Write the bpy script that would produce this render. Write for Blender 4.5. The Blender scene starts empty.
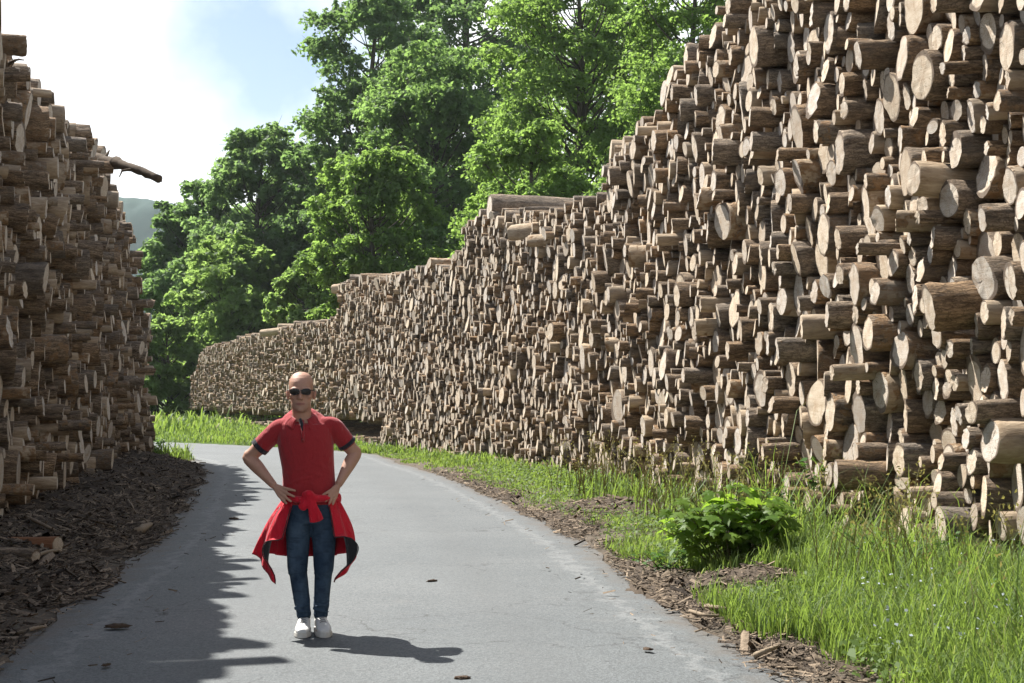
import bpy, bmesh, math, random
import numpy as np
from mathutils import Vector, Matrix, noise
from mathutils.bvhtree import BVHTree

random.seed(7)
RNG = np.random.default_rng(11)
SC = bpy.context.scene
COL = SC.collection
PI = math.pi

# ------------------------------------------------------------------ camera
F_PX, W_PX, H_PX, HORIZON, EYE = 1422.0, 1024, 683, 400.0, 1.6
cam_data = bpy.data.cameras.new('camera')
cam = bpy.data.objects.new('camera', cam_data)
COL.objects.link(cam)
cam_data.sensor_width = 36
cam_data.lens = F_PX / W_PX * 36
cam_data.clip_start, cam_data.clip_end = 0.1, 6000
PITCH = math.atan((HORIZON - H_PX / 2) / F_PX)
cam.location = (0, 0, EYE)
cam.rotation_euler = (PI / 2 + PITCH, 0, 0)
SC.camera = cam
SC.render.resolution_x, SC.render.resolution_y = W_PX, H_PX

CP, SP = math.cos(PITCH), math.sin(PITCH)

def project(P):
    """world points (n,3) -> pixel x, pixel y, depth"""
    P = np.atleast_2d(np.asarray(P, float))
    X, Y, Z = P[:, 0], P[:, 1], P[:, 2] - EYE
    d = Y * CP + Z * SP
    v = -Y * SP + Z * CP
    d = np.where(d < 0.05, 0.05, d)
    return W_PX / 2 + F_PX * X / d, H_PX / 2 - F_PX * v / d, d

def gp(px, py, z=0.0):
    """the point of the plane at height z that the photograph shows at this pixel"""
    u, v = (px - W_PX / 2) / F_PX, (H_PX / 2 - py) / F_PX
    dx, dy, dz = u, CP - v * SP, SP + v * CP
    t = (z - EYE) / dz
    return Vector((dx * t, dy * t, z))

def at_depth(px, py, Y):
    u, v = (px - W_PX / 2) / F_PX, (H_PX / 2 - py) / F_PX
    dx, dy, dz = u, CP - v * SP, SP + v * CP
    t = Y / dy
    return Vector((dx * t, Y, EYE + dz * t))

# ------------------------------------------------------------------ helpers
def tag(o, label=None, cat=None, group=None, kind=None):
    if label: o['label'] = label
    if cat: o['category'] = cat
    if group: o['group'] = group
    if kind: o['kind'] = kind
    return o

def link(name, me, mats=(), parent=None, smooth=True):
    o = bpy.data.objects.new(name, me)
    COL.objects.link(o)
    if not isinstance(mats, (list, tuple)): mats = [mats]
    for m in mats: me.materials.append(m)
    if parent is not None: o.parent = parent
    if smooth and len(me.polygons):
        me.polygons.foreach_set('use_smooth', np.ones(len(me.polygons), bool))
    return o

def empty(name, loc=(0, 0, 0), rz=0):
    o = bpy.data.objects.new(name, None)
    COL.objects.link(o)
    o.location = loc
    o.rotation_euler = (0, 0, rz)
    return o

def np_mesh(name, V, faces_list, uv=None, col=None, mat_idx=None):
    """faces_list: list of int arrays (n,k), stacked in order. uv: per-corner (m,2). col: per-point (n,3)"""
    me = bpy.data.meshes.new(name)
    V = np.asarray(V, np.float32)
    me.vertices.add(len(V))
    me.vertices.foreach_set('co', V.ravel())
    loops, starts, n = [], [], 0
    for F in faces_list:
        F = np.asarray(F, np.int32)
        if F.size == 0: continue
        k = F.shape[1]
        loops.append(F.ravel())
        starts.append(n + np.arange(len(F), dtype=np.int32) * k)
        n += F.size
    loops = np.concatenate(loops); starts = np.concatenate(starts).astype(np.int32)
    me.loops.add(len(loops)); me.loops.foreach_set('vertex_index', loops)
    me.polygons.add(len(starts)); me.polygons.foreach_set('loop_start', starts)
    if uv is not None:
        l = me.uv_layers.new(name='UVMap')
        l.data.foreach_set('uv', np.asarray(uv, np.float32).ravel())
    if col is not None:
        a = me.color_attributes.new('tint', 'FLOAT_COLOR', 'POINT')
        c = np.ones((len(V), 4), np.float32); c[:, :np.shape(col)[1]] = col
        a.data.foreach_set('color', c.ravel())
    if mat_idx is not None:
        me.polygons.foreach_set('material_index', np.asarray(mat_idx, np.int32))
    me.update(calc_edges=True)
    me.validate()
    return me

def smooth_poly(pts, n):
    """Catmull-Rom through 2-D or 3-D points, n samples, evenly spaced by arc length"""
    P = np.asarray(pts, float)
    Q = np.vstack([2 * P[0] - P[1], P, 2 * P[-1] - P[-2]])
    out = []
    for i in range(1, len(Q) - 2):
        t = np.linspace(0, 1, 24, endpoint=False)[:, None]
        p0, p1, p2, p3 = Q[i - 1], Q[i], Q[i + 1], Q[i + 2]
        out.append(.5 * (2 * p1 + (p2 - p0) * t + (2 * p0 - 5 * p1 + 4 * p2 - p3) * t ** 2 + (3 * p1 - p0 - 3 * p2 + p3) * t ** 3))
    C = np.vstack(out + [P[-1:]])
    s = np.r_[0, np.cumsum(np.linalg.norm(np.diff(C, axis=0), axis=1))]
    q = np.linspace(0, s[-1], n)
    return np.stack([np.interp(q, s, C[:, k]) for k in range(C.shape[1])], 1), q

def tube_arrays(path, radii, sides=8, cap=True):
    """a tapered tube along a 3-D path -> V, quads, cap polys"""
    P = np.asarray(path, float); R = np.asarray(radii, float)
    n = len(P)
    T = np.gradient(P, axis=0)
    T /= np.linalg.norm(T, axis=1)[:, None] + 1e-9
    up = np.array([0, 0, 1.0]) if abs(T[0, 2]) < .9 else np.array([1.0, 0, 0])
    A = np.cross(T, up); A /= np.linalg.norm(A, axis=1)[:, None] + 1e-9
    B = np.cross(T, A)
    th = np.arange(sides) / sides * 2 * PI
    V = P[:, None] + R[:, None, None] * (np.cos(th)[None, :, None] * A[:, None] + np.sin(th)[None, :, None] * B[:, None])
    V = V.reshape(-1, 3)
    i = np.arange(n - 1)[:, None] * sides; j = np.arange(sides)[None]; j2 = (j + 1) % sides
    Q = np.stack([i + j, i + j2, i + sides + j2, i + sides + j], -1).reshape(-1, 4)
    return V, Q

class MB:
    """collects pieces and links them as one mesh"""
    def __init__(s): s.V, s.Q, s.T, s.C, s.n = [], [], [], [], 0
    def add(s, V, Q=None, T=None, col=None):
        V = np.asarray(V, float)
        s.V.append(V)
        if Q is not None and len(Q): s.Q.append(np.asarray(Q) + s.n)
        if T is not None and len(T): s.T.append(np.asarray(T) + s.n)
        s.C.append(np.broadcast_to(np.asarray(col if col is not None else (1, 1, 1), float), (len(V), 3)))
        s.n += len(V)
    def tube(s, path, radii, sides=8, col=None):
        V, Q = tube_arrays(path, radii, sides)
        k = len(V)
        n = len(path)
        V = np.vstack([V, [path[0]], [path[-1]]])
        j = np.arange(sides); j2 = (j + 1) % sides
        T = np.vstack([np.stack([j2, j, np.full(sides, k)], 1), np.stack([(n - 1) * sides + j, (n - 1) * sides + j2, np.full(sides, k + 1)], 1)])
        s.add(V, Q, T, col)
    def mesh(s, name):
        F = []
        if s.Q: F.append(np.vstack(s.Q))
        if s.T: F.append(np.vstack(s.T))
        return np_mesh(name, np.vstack(s.V), F, col=np.vstack(s.C))
    def build(s, name, mats, parent=None, smooth=True):
        return link(name, s.mesh(name), mats, parent, smooth)

# ------------------------------------------------------------------ material helpers
class NT:
    def __init__(s, name):
        s.m = bpy.data.materials.new(name); s.m.use_nodes = True
        s.t = s.m.node_tree; s.t.nodes.clear()
        s.out = s.n('ShaderNodeOutputMaterial')
    def n(s, t, **kw):
        x = s.t.nodes.new(t)
        for k, v in kw.items(): setattr(x, k, v)
        return x
    def l(s, a, b): s.t.links.new(a, b)
    def val(s, sock, v):
        if hasattr(v, 'is_linked') or isinstance(v, bpy.types.NodeSocket): s.l(v, sock)
        else: sock.default_value = v
    def math(s, op, a, b=0.0, c=None, clamp=False):
        x = s.n('ShaderNodeMath', operation=op, use_clamp=clamp)
        s.val(x.inputs[0], a); s.val(x.inputs[1], b)
        if c is not None: s.val(x.inputs[2], c)
        return x.outputs[0]
    def noise(s, vec, scale, detail=4, rough=.55, dist=0.0, out='Fac'):
        x = s.n('ShaderNodeTexNoise'); s.l(vec, x.inputs['Vector'])
        x.inputs['Scale'].default_value = scale; x.inputs['Detail'].default_value = detail
        x.inputs['Roughness'].default_value = rough; x.inputs['Distortion'].default_value = dist
        return x.outputs[out]
    def ramp(s, fac, stops, interp='LINEAR'):
        x = s.n('ShaderNodeValToRGB'); s.l(fac, x.inputs[0]); r = x.color_ramp; r.interpolation = interp
        while len(r.elements) < len(stops): r.elements.new(.5)
        for e, (p, c) in zip(r.elements, stops):
            e.position = p; e.color = (c, c, c, 1) if isinstance(c, (int, float)) else (*c, 1)
        return x.outputs[0]
    def mix(s, fac, a, b, mode='MIX'):
        x = s.n('ShaderNodeMix', data_type='RGBA', blend_type=mode)
        s.val(x.inputs[0], fac)
        for k, v in ((6, a), (7, b)):
            if isinstance(v, tuple): x.inputs[k].default_value = (*v, 1)
            else: s.l(v, x.inputs[k])
        return x.outputs[2]
    def mapping(s, vec, scale=(1, 1, 1), loc=(0, 0, 0)):
        x = s.n('ShaderNodeMapping'); s.l(vec, x.inputs[0]); x.inputs['Scale'].default_value = scale; x.inputs['Location'].default_value = loc
        return x.outputs[0]
    def bump(s, h, strength=.5, dist=.02, normal=None):
        x = s.n('ShaderNodeBump'); s.l(h, x.inputs['Height']); x.inputs['Strength'].default_value = strength; x.inputs['Distance'].default_value = dist
        if normal is not None: s.l(normal, x.inputs['Normal'])
        return x.outputs[0]
    def bsdf(s, color, rough=.8, normal=None, spec=.3, **kw):
        x = s.n('ShaderNodeBsdfPrincipled')
        if isinstance(color, tuple): x.inputs['Base Color'].default_value = (*color, 1)
        else: s.l(color, x.inputs['Base Color'])
        s.val(x.inputs['Roughness'], rough)
        x.inputs['Specular IOR Level'].default_value = spec
        if normal is not None: s.l(normal, x.inputs['Normal'])
        for k, v in kw.items(): s.val(x.inputs[k], v)
        return x.outputs[0]
    def done(s, shader): s.l(shader, s.out.inputs[0]); return s.m
    def attr(s, name='tint'):
        x = s.n('ShaderNodeAttribute', attribute_name=name); return x.outputs['Color']
    def sep(s, c):
        x = s.n('ShaderNodeSeparateXYZ'); s.l(c, x.inputs[0]); return x.outputs
    def coord(s, k='Object'):
        return s.n('ShaderNodeTexCoord').outputs[k]
    def geo(s, k='Position'):
        return s.n('ShaderNodeNewGeometry').outputs[k]

def leaf_material(name, dark, light, trans=.45, gloss=.45, dry=None):
    t = NT(name)
    v = t.sep(t.attr())
    c = t.mix(v[0], dark, light)
    if dry: c = t.mix(v[1], c, dry)
    c2 = t.mix(.55, c, (light[0] * 1.5, light[1] * 1.55, light[2] * .6))
    p = t.bsdf(c, gloss, spec=.18)
    tr = t.n('ShaderNodeBsdfTranslucent'); t.l(c2, tr.inputs[0])
    m = t.n('ShaderNodeMixShader'); m.inputs[0].default_value = trans
    t.l(p, m.inputs[1]); t.l(tr.outputs[0], m.inputs[2])
    return t.done(m.outputs[0])

# ------------------------------------------------------------------ world, sun
SUN_EL = math.radians(51)
sh = Vector((0.72, -0.69)).normalized()           # the way shadows fall
sun_vec = Vector((-sh.x * math.cos(SUN_EL), -sh.y * math.cos(SUN_EL), math.sin(SUN_EL)))
sd = bpy.data.lights.new('sun', 'SUN'); sd.energy = 5.0; sd.angle = math.radians(.53); sd.color = (1, .965, .91)
so = bpy.data.objects.new('sun', sd); COL.objects.link(so)
so.rotation_euler = sun_vec.to_track_quat('Z', 'Y').to_euler()
so.location = (-30, 30, 60)

world = bpy.data.worlds.new('World'); SC.world = world; world.use_nodes = True
wt = world.node_tree; wt.nodes.clear()
W = NT.__new__(NT); W.t = wt
bg = W.n('ShaderNodeBackground'); wo = W.n('ShaderNodeOutputWorld')
sky = W.n('ShaderNodeTexSky', sky_type='NISHITA'); sky.sun_disc = False
sky.sun_elevation = SUN_EL; sky.sun_rotation = math.atan2(sun_vec.x, sun_vec.y) % (2 * PI)
sky.air_density = 1.1; sky.dust_density = 1.2; sky.ozone_density = 1.5
gen = W.n('ShaderNodeTexCoord').outputs['Generated']
cl = W.noise(W.mapping(gen, (1, 1, 2.2), (.37, .1, .05)), 2.6, 7, .55, .25)
el = W.sep(gen)[2]
cover = W.math('MULTIPLY_ADD', el, -.45, .12)        # more cloud towards the horizon
mask = W.ramp(W.math('ADD', cl, cover), [(.36, .22), (.52, 1.0)])
shade = W.mix(W.ramp(W.noise(W.mapping(gen, (1, 1, 2.5)), 5, 5), [(.3, 0.0), (.65, 1.0)]), (10., 10.3, 10.8), (12.5, 12.6, 12.7))
# the cloud bank stands in the north behind the trees; overhead and behind it is clearer; one blue gap
def dirdot(px, py):
    u, v = (px - W_PX / 2) / F_PX, (H_PX / 2 - py) / F_PX
    d = Vector((u, CP - v * SP, SP + v * CP)).normalized()
    x = W.n('ShaderNodeVectorMath', operation='DOT_PRODUCT'); W.l(gen, x.inputs[0]); x.inputs[1].default_value = d
    return x.outputs['Value']
bank = W.ramp(W.math('ADD', dirdot(400, 120), W.math('MULTIPLY_ADD', cl, .3, -.15)), [(.45, .5), (.85, 1.0)])
lit_ = W.math('MAXIMUM', mask, W.ramp(dirdot(300, 150), [(.93, 0.0), (.97, 1.0)]))
gap = W.ramp(W.math('ADD', dirdot(282, 48), W.math('MULTIPLY_ADD', W.noise(gen, 14, 4), .008, -.004)), [(.9948, 0.0), (.9982, 1.0)])
mask = W.math('MULTIPLY', W.math('MULTIPLY', lit_, bank), W.math('SUBTRACT', 1.0, gap))
W.l(W.mix(mask, sky.outputs[0], shade), bg.inputs[0])
bg.inputs[1].default_value = .055
W.l(bg.outputs[0], wo.inputs[0])
vs = SC.view_settings
vs.view_transform = 'Standard'; vs.look = 'None'; vs.exposure = 1.35; vs.gamma = 1; vs.use_curve_mapping = False
SC.cycles.max_bounces = 7
SC.cycles.diffuse_bounces = 4
SC.cycles.transmission_bounces = 4
SC.cycles.transparent_max_bounces = 6
# ------------------------------------------------------------------ ground, road
ROAD_R = [(2.2, -14), (2.25, 0), (2.0, 5), (1.64, 8.0), (1.18, 12), (.62, 17.5), (-1.27, 29.2), (-2.8, 36), (-4.6, 43.5), (-9.1, 50), (-13.9, 55), (-30, 67), (-60, 88)]
ROAD_L = [(-2.6, -14), (-2.55, 0), (-2.85, 5), (-3.15, 8.0), (-3.6, 12.5), (-4.25, 17.5), (-5.6, 25.3), (-6.9, 32), (-8.6, 38), (-12.5, 45), (-17, 49.5), (-33, 62), (-63, 83)]
RR, _ = smooth_poly(ROAD_R, 220)
RL, _ = smooth_poly(ROAD_L, 220)
RC, _ = smooth_poly((RR + RL) / 2, 400)

def road_dist(x, y):
    """distance beyond the road's edge (negative on the road), side (+1 right, -1 left)"""
    x = np.atleast_1d(np.asarray(x, float)); y = np.atleast_1d(np.asarray(y, float))
    d = np.empty(len(x)); sgn = np.empty(len(x))
    T = np.gradient(RC, axis=0)
    hw = np.interp(np.linspace(0, 1, len(RC)), np.linspace(0, 1, len(RR)), np.linalg.norm(RR - RL, axis=1)) / 2 * .97
    for a in range(0, len(x), 4000):
        P = np.stack([x[a:a + 4000], y[a:a + 4000]], 1)
        D = np.linalg.norm(P[:, None] - RC[None], axis=2)
        k = D.argmin(1)
        d[a:a + 4000] = D[np.arange(len(P)), k] - hw[k]
        w = P - RC[k]
        sgn[a:a + 4000] = np.sign(w[:, 0] * T[k, 1] - w[:, 1] * T[k, 0])
    return d, sgn

def sstep(a, b, x):
    t = np.clip((x - a) / (b - a), 0, 1); return t * t * (3 - 2 * t)

def wob(x, y, f, ph=0.0):
    return (np.sin(x * f + ph) * np.cos(y * f * 1.13 + ph * 1.7) + .5 * np.sin(x * f * 2.3 + y * f * 1.9 + ph * 3) + .25 * np.sin(x * f * 5.1 - y * f * 4.3 + ph)) / 1.75

# bark litter lies in a bank along the foot of the left stack and in a band along the road's right edge
def litter_h(x, y):
    x = np.asarray(x, float); y = np.asarray(y, float)
    d, s = road_dist(x, y)
    w = wob(x, y, 1.3, .4)
    left = np.where(s < 0, sstep(-.25, 2.6, d + .35 * w) * (.36 + .10 * wob(x, y, 2.1)) * (1 - sstep(36, 40, y)) * sstep(-8, 0, y + 6), 0)
    band = np.exp(-((d - .25 + .2 * w) / .30) ** 2) * .065 * (1 - sstep(30, 40, y)) * (.55 + .45 * wob(x, y, .8, 1.0))
    heap = .15 * (1 + .5 * wob(x, y, 5.0)) * np.exp(-(((x - 1.93) / .5) ** 2 + ((y - 11.6) / .75) ** 2))
    heap2 = .16 * np.exp(-(((x - 1.55) / .7) ** 2 + ((y - 20.2) / 1.2) ** 2))
    right = np.where(s > 0, np.maximum(np.clip(band, 0, 1), heap + heap2), 0)
    return np.maximum(left, right)

def ground_z(x, y):
    d, s = road_dist(x, y)
    x = np.atleast_1d(x); y = np.atleast_1d(y)
    z = -.035 + .09 * sstep(.0, .9, d) + .05 * wob(x, y, .9) * sstep(.2, 1.5, d)
    z += np.where(s > 0, .04 * sstep(.8, 3.0, d), 0)
    far = np.clip((np.hypot(x, y) - 120) / 400, 0, 1)
    return z + far * 1.5 * wob(x, y, .01)

def axis(breaks):
    return np.unique(np.concatenate([np.arange(a, b, st) for a, b, st in breaks]))
gx = axis([(-900, -120, 60), (-120, -30, 6), (-30, -10, 1.0), (-10, 8, .3), (8, 30, 1.0), (30, 120, 6), (120, 901, 60)])
gy = axis([(-120, -12, 12), (-12, 4, 1.0), (4, 40, .3), (40, 80, 1.0), (80, 200, 6), (200, 1500, 60)])
GX, GY = np.meshgrid(gx, gy, indexing='ij')
GZ = ground_z(GX.ravel(), GY.ravel())
nx, ny = len(gx), len(gy)
I = (np.arange(nx - 1)[:, None] * ny + np.arange(ny - 1)[None]).ravel()
t = NT('soil_and_turf')
pos = t.geo()
n1 = t.noise(pos, .7, 6); n2 = t.noise(pos, 9, 5, .7)
c = t.mix(n2, (.045, .037, .029), (.15, .125, .096))
far_ = t.ramp(t.math('DIVIDE', t.math('ADD', t.sep(pos)[1], t.math('MULTIPLY', n1, 20.0)), 100.0), [(.5, 0.0), (.6, 1.0)])
c = t.mix(far_, c, t.mix(n2, (.035, .06, .012), (.07, .11, .025)))
ground = link('ground', np_mesh('ground', np.stack([GX.ravel(), GY.ravel(), GZ], 1), [np.stack([I, I + ny, I + ny + 1, I + 1], 1)]),
              t.done(t.bsdf(c, .95, t.bump(n2, .6, .04), spec=.1)))
tag(ground, 'dark soil and turf beside the road', kind='structure')

# road: a sheet with ragged edges
nU, nV = 14, 420
cl_, sl_ = smooth_poly((RR + RL) / 2, nV)
Lf, Rt = smooth_poly(ROAD_L, nV)[0], smooth_poly(ROAD_R, nV)[0]
u = np.linspace(0, 1, nU)
V = Lf[:, None] * (1 - u)[None, :, None] + Rt[:, None] * u[None, :, None]
V = V.reshape(-1, 2)
jit = np.zeros((nV, nU, 2)); jit[:, 0, 0] = .05 * np.sin(sl_ * 2.1) + .03 * np.sin(sl_ * 5.3 + 1); jit[:, -1, 0] = .05 * np.sin(sl_ * 1.7 + 2) + .03 * np.sin(sl_ * 4.7)
V = V + jit.reshape(-1, 2)
camber = (.03 * (1 - (2 * u - 1) ** 2))[None].repeat(nV, 0).ravel()
Vz = np.c_[V, camber - .02 + .004]
I = (np.arange(nV - 1)[:, None] * nU + np.arange(nU - 1)[None]).ravel()
uv_pt = np.stack([np.tile(u * 4.7, nV), np.repeat(sl_, nU)], 1)
Q = np.stack([I, I + 1, I + nU + 1, I + nU], 1)
t = NT('worn_asphalt')
pos = t.geo()
uvv = t.n('ShaderNodeUVMap').outputs[0]
fine = t.noise(pos, 160, 3, .8); mid = t.noise(pos, 28, 4, .7); big = t.noise(pos, .55, 5, .6); blot = t.noise(pos, 2.7, 6, .65)
vor = t.n('ShaderNodeTexVoronoi', feature='F1'); t.l(pos, vor.inputs['Vector']); vor.inputs['Scale'].default_value = 85
stone = t.ramp(vor.outputs['Color'], [(.2, .62), (.8, 1.25)])
c = t.mix(t.ramp(big, [(.35, 0.0), (.65, 1.0)]), (.104, .115, .118), (.133, .143, .144))
c = t.mix(1.0, c, stone, 'MULTIPLY')
c = t.mix(t.ramp(fine, [(.38, .75), (.6, 0.0)]), c, (.055, .06, .06))
c = t.mix(t.ramp(blot, [(.56, 0.0), (.72, .45)]), c, (.11, .112, .108))           # old damp stains
c = t.mix(t.ramp(t.math('ADD', t.math('ABSOLUTE', t.math('SUBTRACT', t.math('ABSOLUTE', t.math('SUBTRACT', t.sep(uvv)[0], 2.35)), .95)), t.math('MULTIPLY', blot, .5)), [(.3, .32), (.62, 0.0)]), c, (.075, .08, .08))   # wheel tracks
# hairline cracks
cr = t.n('ShaderNodeTexVoronoi', feature='DISTANCE_TO_EDGE'); cr.inputs['Scale'].default_value = .42
wv = t.n('ShaderNodeVectorMath', operation='ADD'); t.l(pos, wv.inputs[0])
nz = t.n('ShaderNodeTexNoise'); t.l(pos, nz.inputs['Vector']); nz.inputs['Scale'].default_value = 1.6; nz.inputs['Detail'].default_value = 6
sc_ = t.n('ShaderNodeVectorMath', operation='SCALE'); t.l(nz.outputs['Color'], sc_.inputs[0]); sc_.inputs['Scale'].default_value = 1.4
t.l(sc_.outputs[0], wv.inputs[1]); t.l(wv.outputs[0], cr.inputs['Vector'])
crack = t.math('MULTIPLY', t.ramp(cr.outputs['Distance'], [(.0, 1.0), (.006, 0.0)]), t.ramp(t.noise(pos, .35, 3), [(.42, 0.0), (.52, .9)]))
c = t.mix(crack, c, (.03, .03, .03))
# earth and bark crumbs trodden in along both edges, pale dust
ux = t.sep(uvv)[0]
edge = t.math('MINIMUM', ux, t.math('SUBTRACT', 4.7, ux))
en = t.math('MULTIPLY_ADD', t.noise(pos, 3.1, 6, .7), .9, -.45)
ed = t.math('ADD', edge, en)
c = t.mix(t.ramp(ed, [(-.0, .85), (.28, 0.0)]), c, t.mix(mid, (.05, .043, .036), (.125, .11, .092)))
c = t.mix(t.ramp(t.math('ABSOLUTE', t.math('SUBTRACT', ed, .42)), [(.0, .22), (.08, 0.0)]), c, (.33, .33, .32))
road = link('road', np_mesh('road', Vz, [Q], uv=uv_pt[Q.ravel()]), t.done(t.bsdf(c, t.ramp(mid, [(.3, .62), (.7, .82)]), t.bump(t.mix(.5, vor.outputs['Distance'], fine), .55, .006), spec=.35)))
tag(road, 'grey asphalt road bending left between the log stacks', kind='structure')

# hill far beyond the trees
hx = np.linspace(-520, 60, 150); hy = np.linspace(1000, 1400, 60)
HX, HY = np.meshgrid(hx, hy, indexing='ij')
prof = 174 * np.exp(-((HX + 330) / 230) ** 2) * sstep(1000, 1200, HY)
HZ = prof + 3.0 * RNG.random(HX.shape) * (prof > 12) + 6 * wob(HX, HY, .02) - 3
I = (np.arange(149)[:, None] * 60 + np.arange(59)[None]).ravel()
t = NT('hill_forest')
c = t.mix(t.noise(t.geo(), .09, 5, .7), (.012, .036, .032), (.028, .066, .052))
hill = link('hill', np_mesh('hill', np.stack([HX.ravel(), HY.ravel(), HZ.ravel()], 1), [np.stack([I, I + 60, I + 61, I + 1], 1)]), t.done(t.bsdf(c, .9, spec=.1)))
tag(hill, 'far wooded hill', kind='structure')
N_LOGS = 292
ground_cut = lambda p: p.z > .25
# ------------------------------------------------------------------ materials of the logs
t = NT('log_bark')
av = t.sep(t.attr())                      # x: hue, y: how much bark is gone, z: weathering
uv = t.n('ShaderNodeUVMap').outputs[0]    # x: metres round the log, y: metres along it (with an offset per log)
st = t.mapping(uv, (1.0, .22, 1))
f1 = t.mix(.45, t.noise(st, 30, 6, .7, .6), t.noise(st, 9, 4, .6, .4)); f1 = t.ramp(f1, [(.38, 0.0), (.62, 1.0)]); f2 = t.noise(uv, 7, 5, .6); f3 = t.noise(st, 70, 3, .7)
bark = t.mix(f1, (.075, .047, .029), (.50, .335, .19))
bark = t.mix(t.math('MULTIPLY', av[0], .75), bark, t.mix(f1, (.10, .087, .072), (.47, .41, .33)))
inner = t.mix(f3, (.24, .135, .062), (.40, .25, .13))
bare = t.mix(f1, (.25, .175, .105), (.50, .395, .275))
gone = t.ramp(t.math('ADD', t.math('MULTIPLY_ADD', f2, 1.0, -.5), av[1]), [(.46, 0.0), (.54, 1.0)])
red = t.ramp(t.math('ADD', t.math('MULTIPLY_ADD', f2, 1.0, -.5), av[1]), [(.36, 0.0), (.42, .8)])
plate = t.n('ShaderNodeTexVoronoi', feature='DISTANCE_TO_EDGE'); plate.inputs['Scale'].default_value = 1.0
wv = t.n('ShaderNodeVectorMath', operation='ADD'); t.l(t.mapping(uv, (34, 9, 1)), wv.inputs[0])
nz = t.n('ShaderNodeTexNoise'); t.l(uv, nz.inputs['Vector']); nz.inputs['Scale'].default_value = 22; nz.inputs['Detail'].default_value = 4
sc2 = t.n('ShaderNodeVectorMath', operation='SCALE'); t.l(nz.outputs['Color'], sc2.inputs[0]); sc2.inputs['Scale'].default_value = 1.6
t.l(sc2.outputs[0], wv.inputs[1]); t.l(wv.outputs[0], plate.inputs['Vector'])
fiss = t.ramp(plate.outputs['Distance'], [(.0, .6), (.14, 0.0)])
bark = t.mix(fiss, bark, (.045, .031, .021))
c = t.mix(red, bark, inner)
c = t.mix(gone, c, bare)
c = t.mix(t.math('MULTIPLY', av[2], t.ramp(f2, [(.3, .25), (.7, .7)])), c, (.15, .135, .115))
h = t.math('MULTIPLY', f1, t.math('MULTIPLY_ADD', gone, -.75, 1.0))
BARK = t.done(t.bsdf(c, .88, t.bump(h, .9, .03), spec=.2))

t = NT('log_cut_face')
av = t.sep(t.attr()); t_heart = .2
uv = t.n('ShaderNodeUVMap').outputs[0]    # metres from the pith, offset by whole units of 8 m per log
o3 = t.sep(uv)
ox = t.math('SUBTRACT', t.math('MODULO', t.math('ADD', o3[0], 4.0), 8.0), 4.0)
oy = t.math('SUBTRACT', t.math('MODULO', t.math('ADD', o3[1], 4.0), 8.0), 4.0)
rad = t.math('SQRT', t.math('ADD', t.math('MULTIPLY', ox, ox), t.math('MULTIPLY', oy, oy)))
wn = t.noise(uv, 5, 4); fn = t.noise(uv, 60, 4, .75); bn = t.noise(uv, 9, 5, .65)
rr = t.math('MULTIPLY_ADD', wn, .035, rad)
ring = t.math('SINE', t.math('MULTIPLY', rr, 420.0))
ang = t.math('ARCTAN2', oy, ox)
cv = t.n('ShaderNodeCombineXYZ'); t.l(t.math('MULTIPLY', ang, .9), cv.inputs[0]); t.l(o3[0], cv.inputs[1]); t.l(t.math('MULTIPLY', rad, .6), cv.inputs[2])
chk = t.noise(cv.outputs[0], 3.2, 2, .5)
crack = t.ramp(t.math('ABSOLUTE', t.math('SUBTRACT', chk, .5)), [(.0, .9), (.012, 0.0)])
crack = t.math('MULTIPLY', crack, t.ramp(t.noise(uv, .9, 1), [(.42, .15), (.55, 1.0)]))
c = t.mix(fn, (.40, .31, .21), (.80, .70, .55))
c = t.mix(t.math('MULTIPLY', av[0], .85), c, t.mix(fn, (.42, .4, .365), (.64, .615, .57)))      # weathered grey
c = t.mix(t.math('MULTIPLY', t.ramp(bn, [(.44, 0.0), (.7, 1.0)]), .62), c, (.31, .2, .11))     # tannin stains
c = t.mix(t.math('MULTIPLY_ADD', ring, .15, .15), c, (.2, .14, .08))
c = t.mix(t.ramp(t.math('DIVIDE', rr, av[1]), [(.18, t_heart), (.55, 0.0)]), c, (.30, .17, .085))
saw = t.noise(t.mapping(uv, (3, 55, 1)), 1.0, 3, .6)
c = t.mix(t.math('MULTIPLY', t.ramp(saw, [(.5, 0.0), (.7, 1.0)]), .4), c, (.28, .2, .12))
c = t.mix(t.ramp(t.math('DIVIDE', rad, av[1]), [(.86, 0.0), (.93, .85)]), c, (.075, .048, .03))          # the ring of bark
c = t.mix(crack, c, (.05, .035, .02))
c = t.mix(t.math('MULTIPLY', av[2], .6), c, t.mix(bn, (.12, .09, .065), (.26, .2, .145)))         # dirty ends
FACE = t.done(t.bsdf(c, .85, t.bump(t.math('MULTIPLY_ADD', fn, 1.0, t.math('MULTIPLY', crack, -1.5)), .55, .01), spec=.2))

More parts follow.
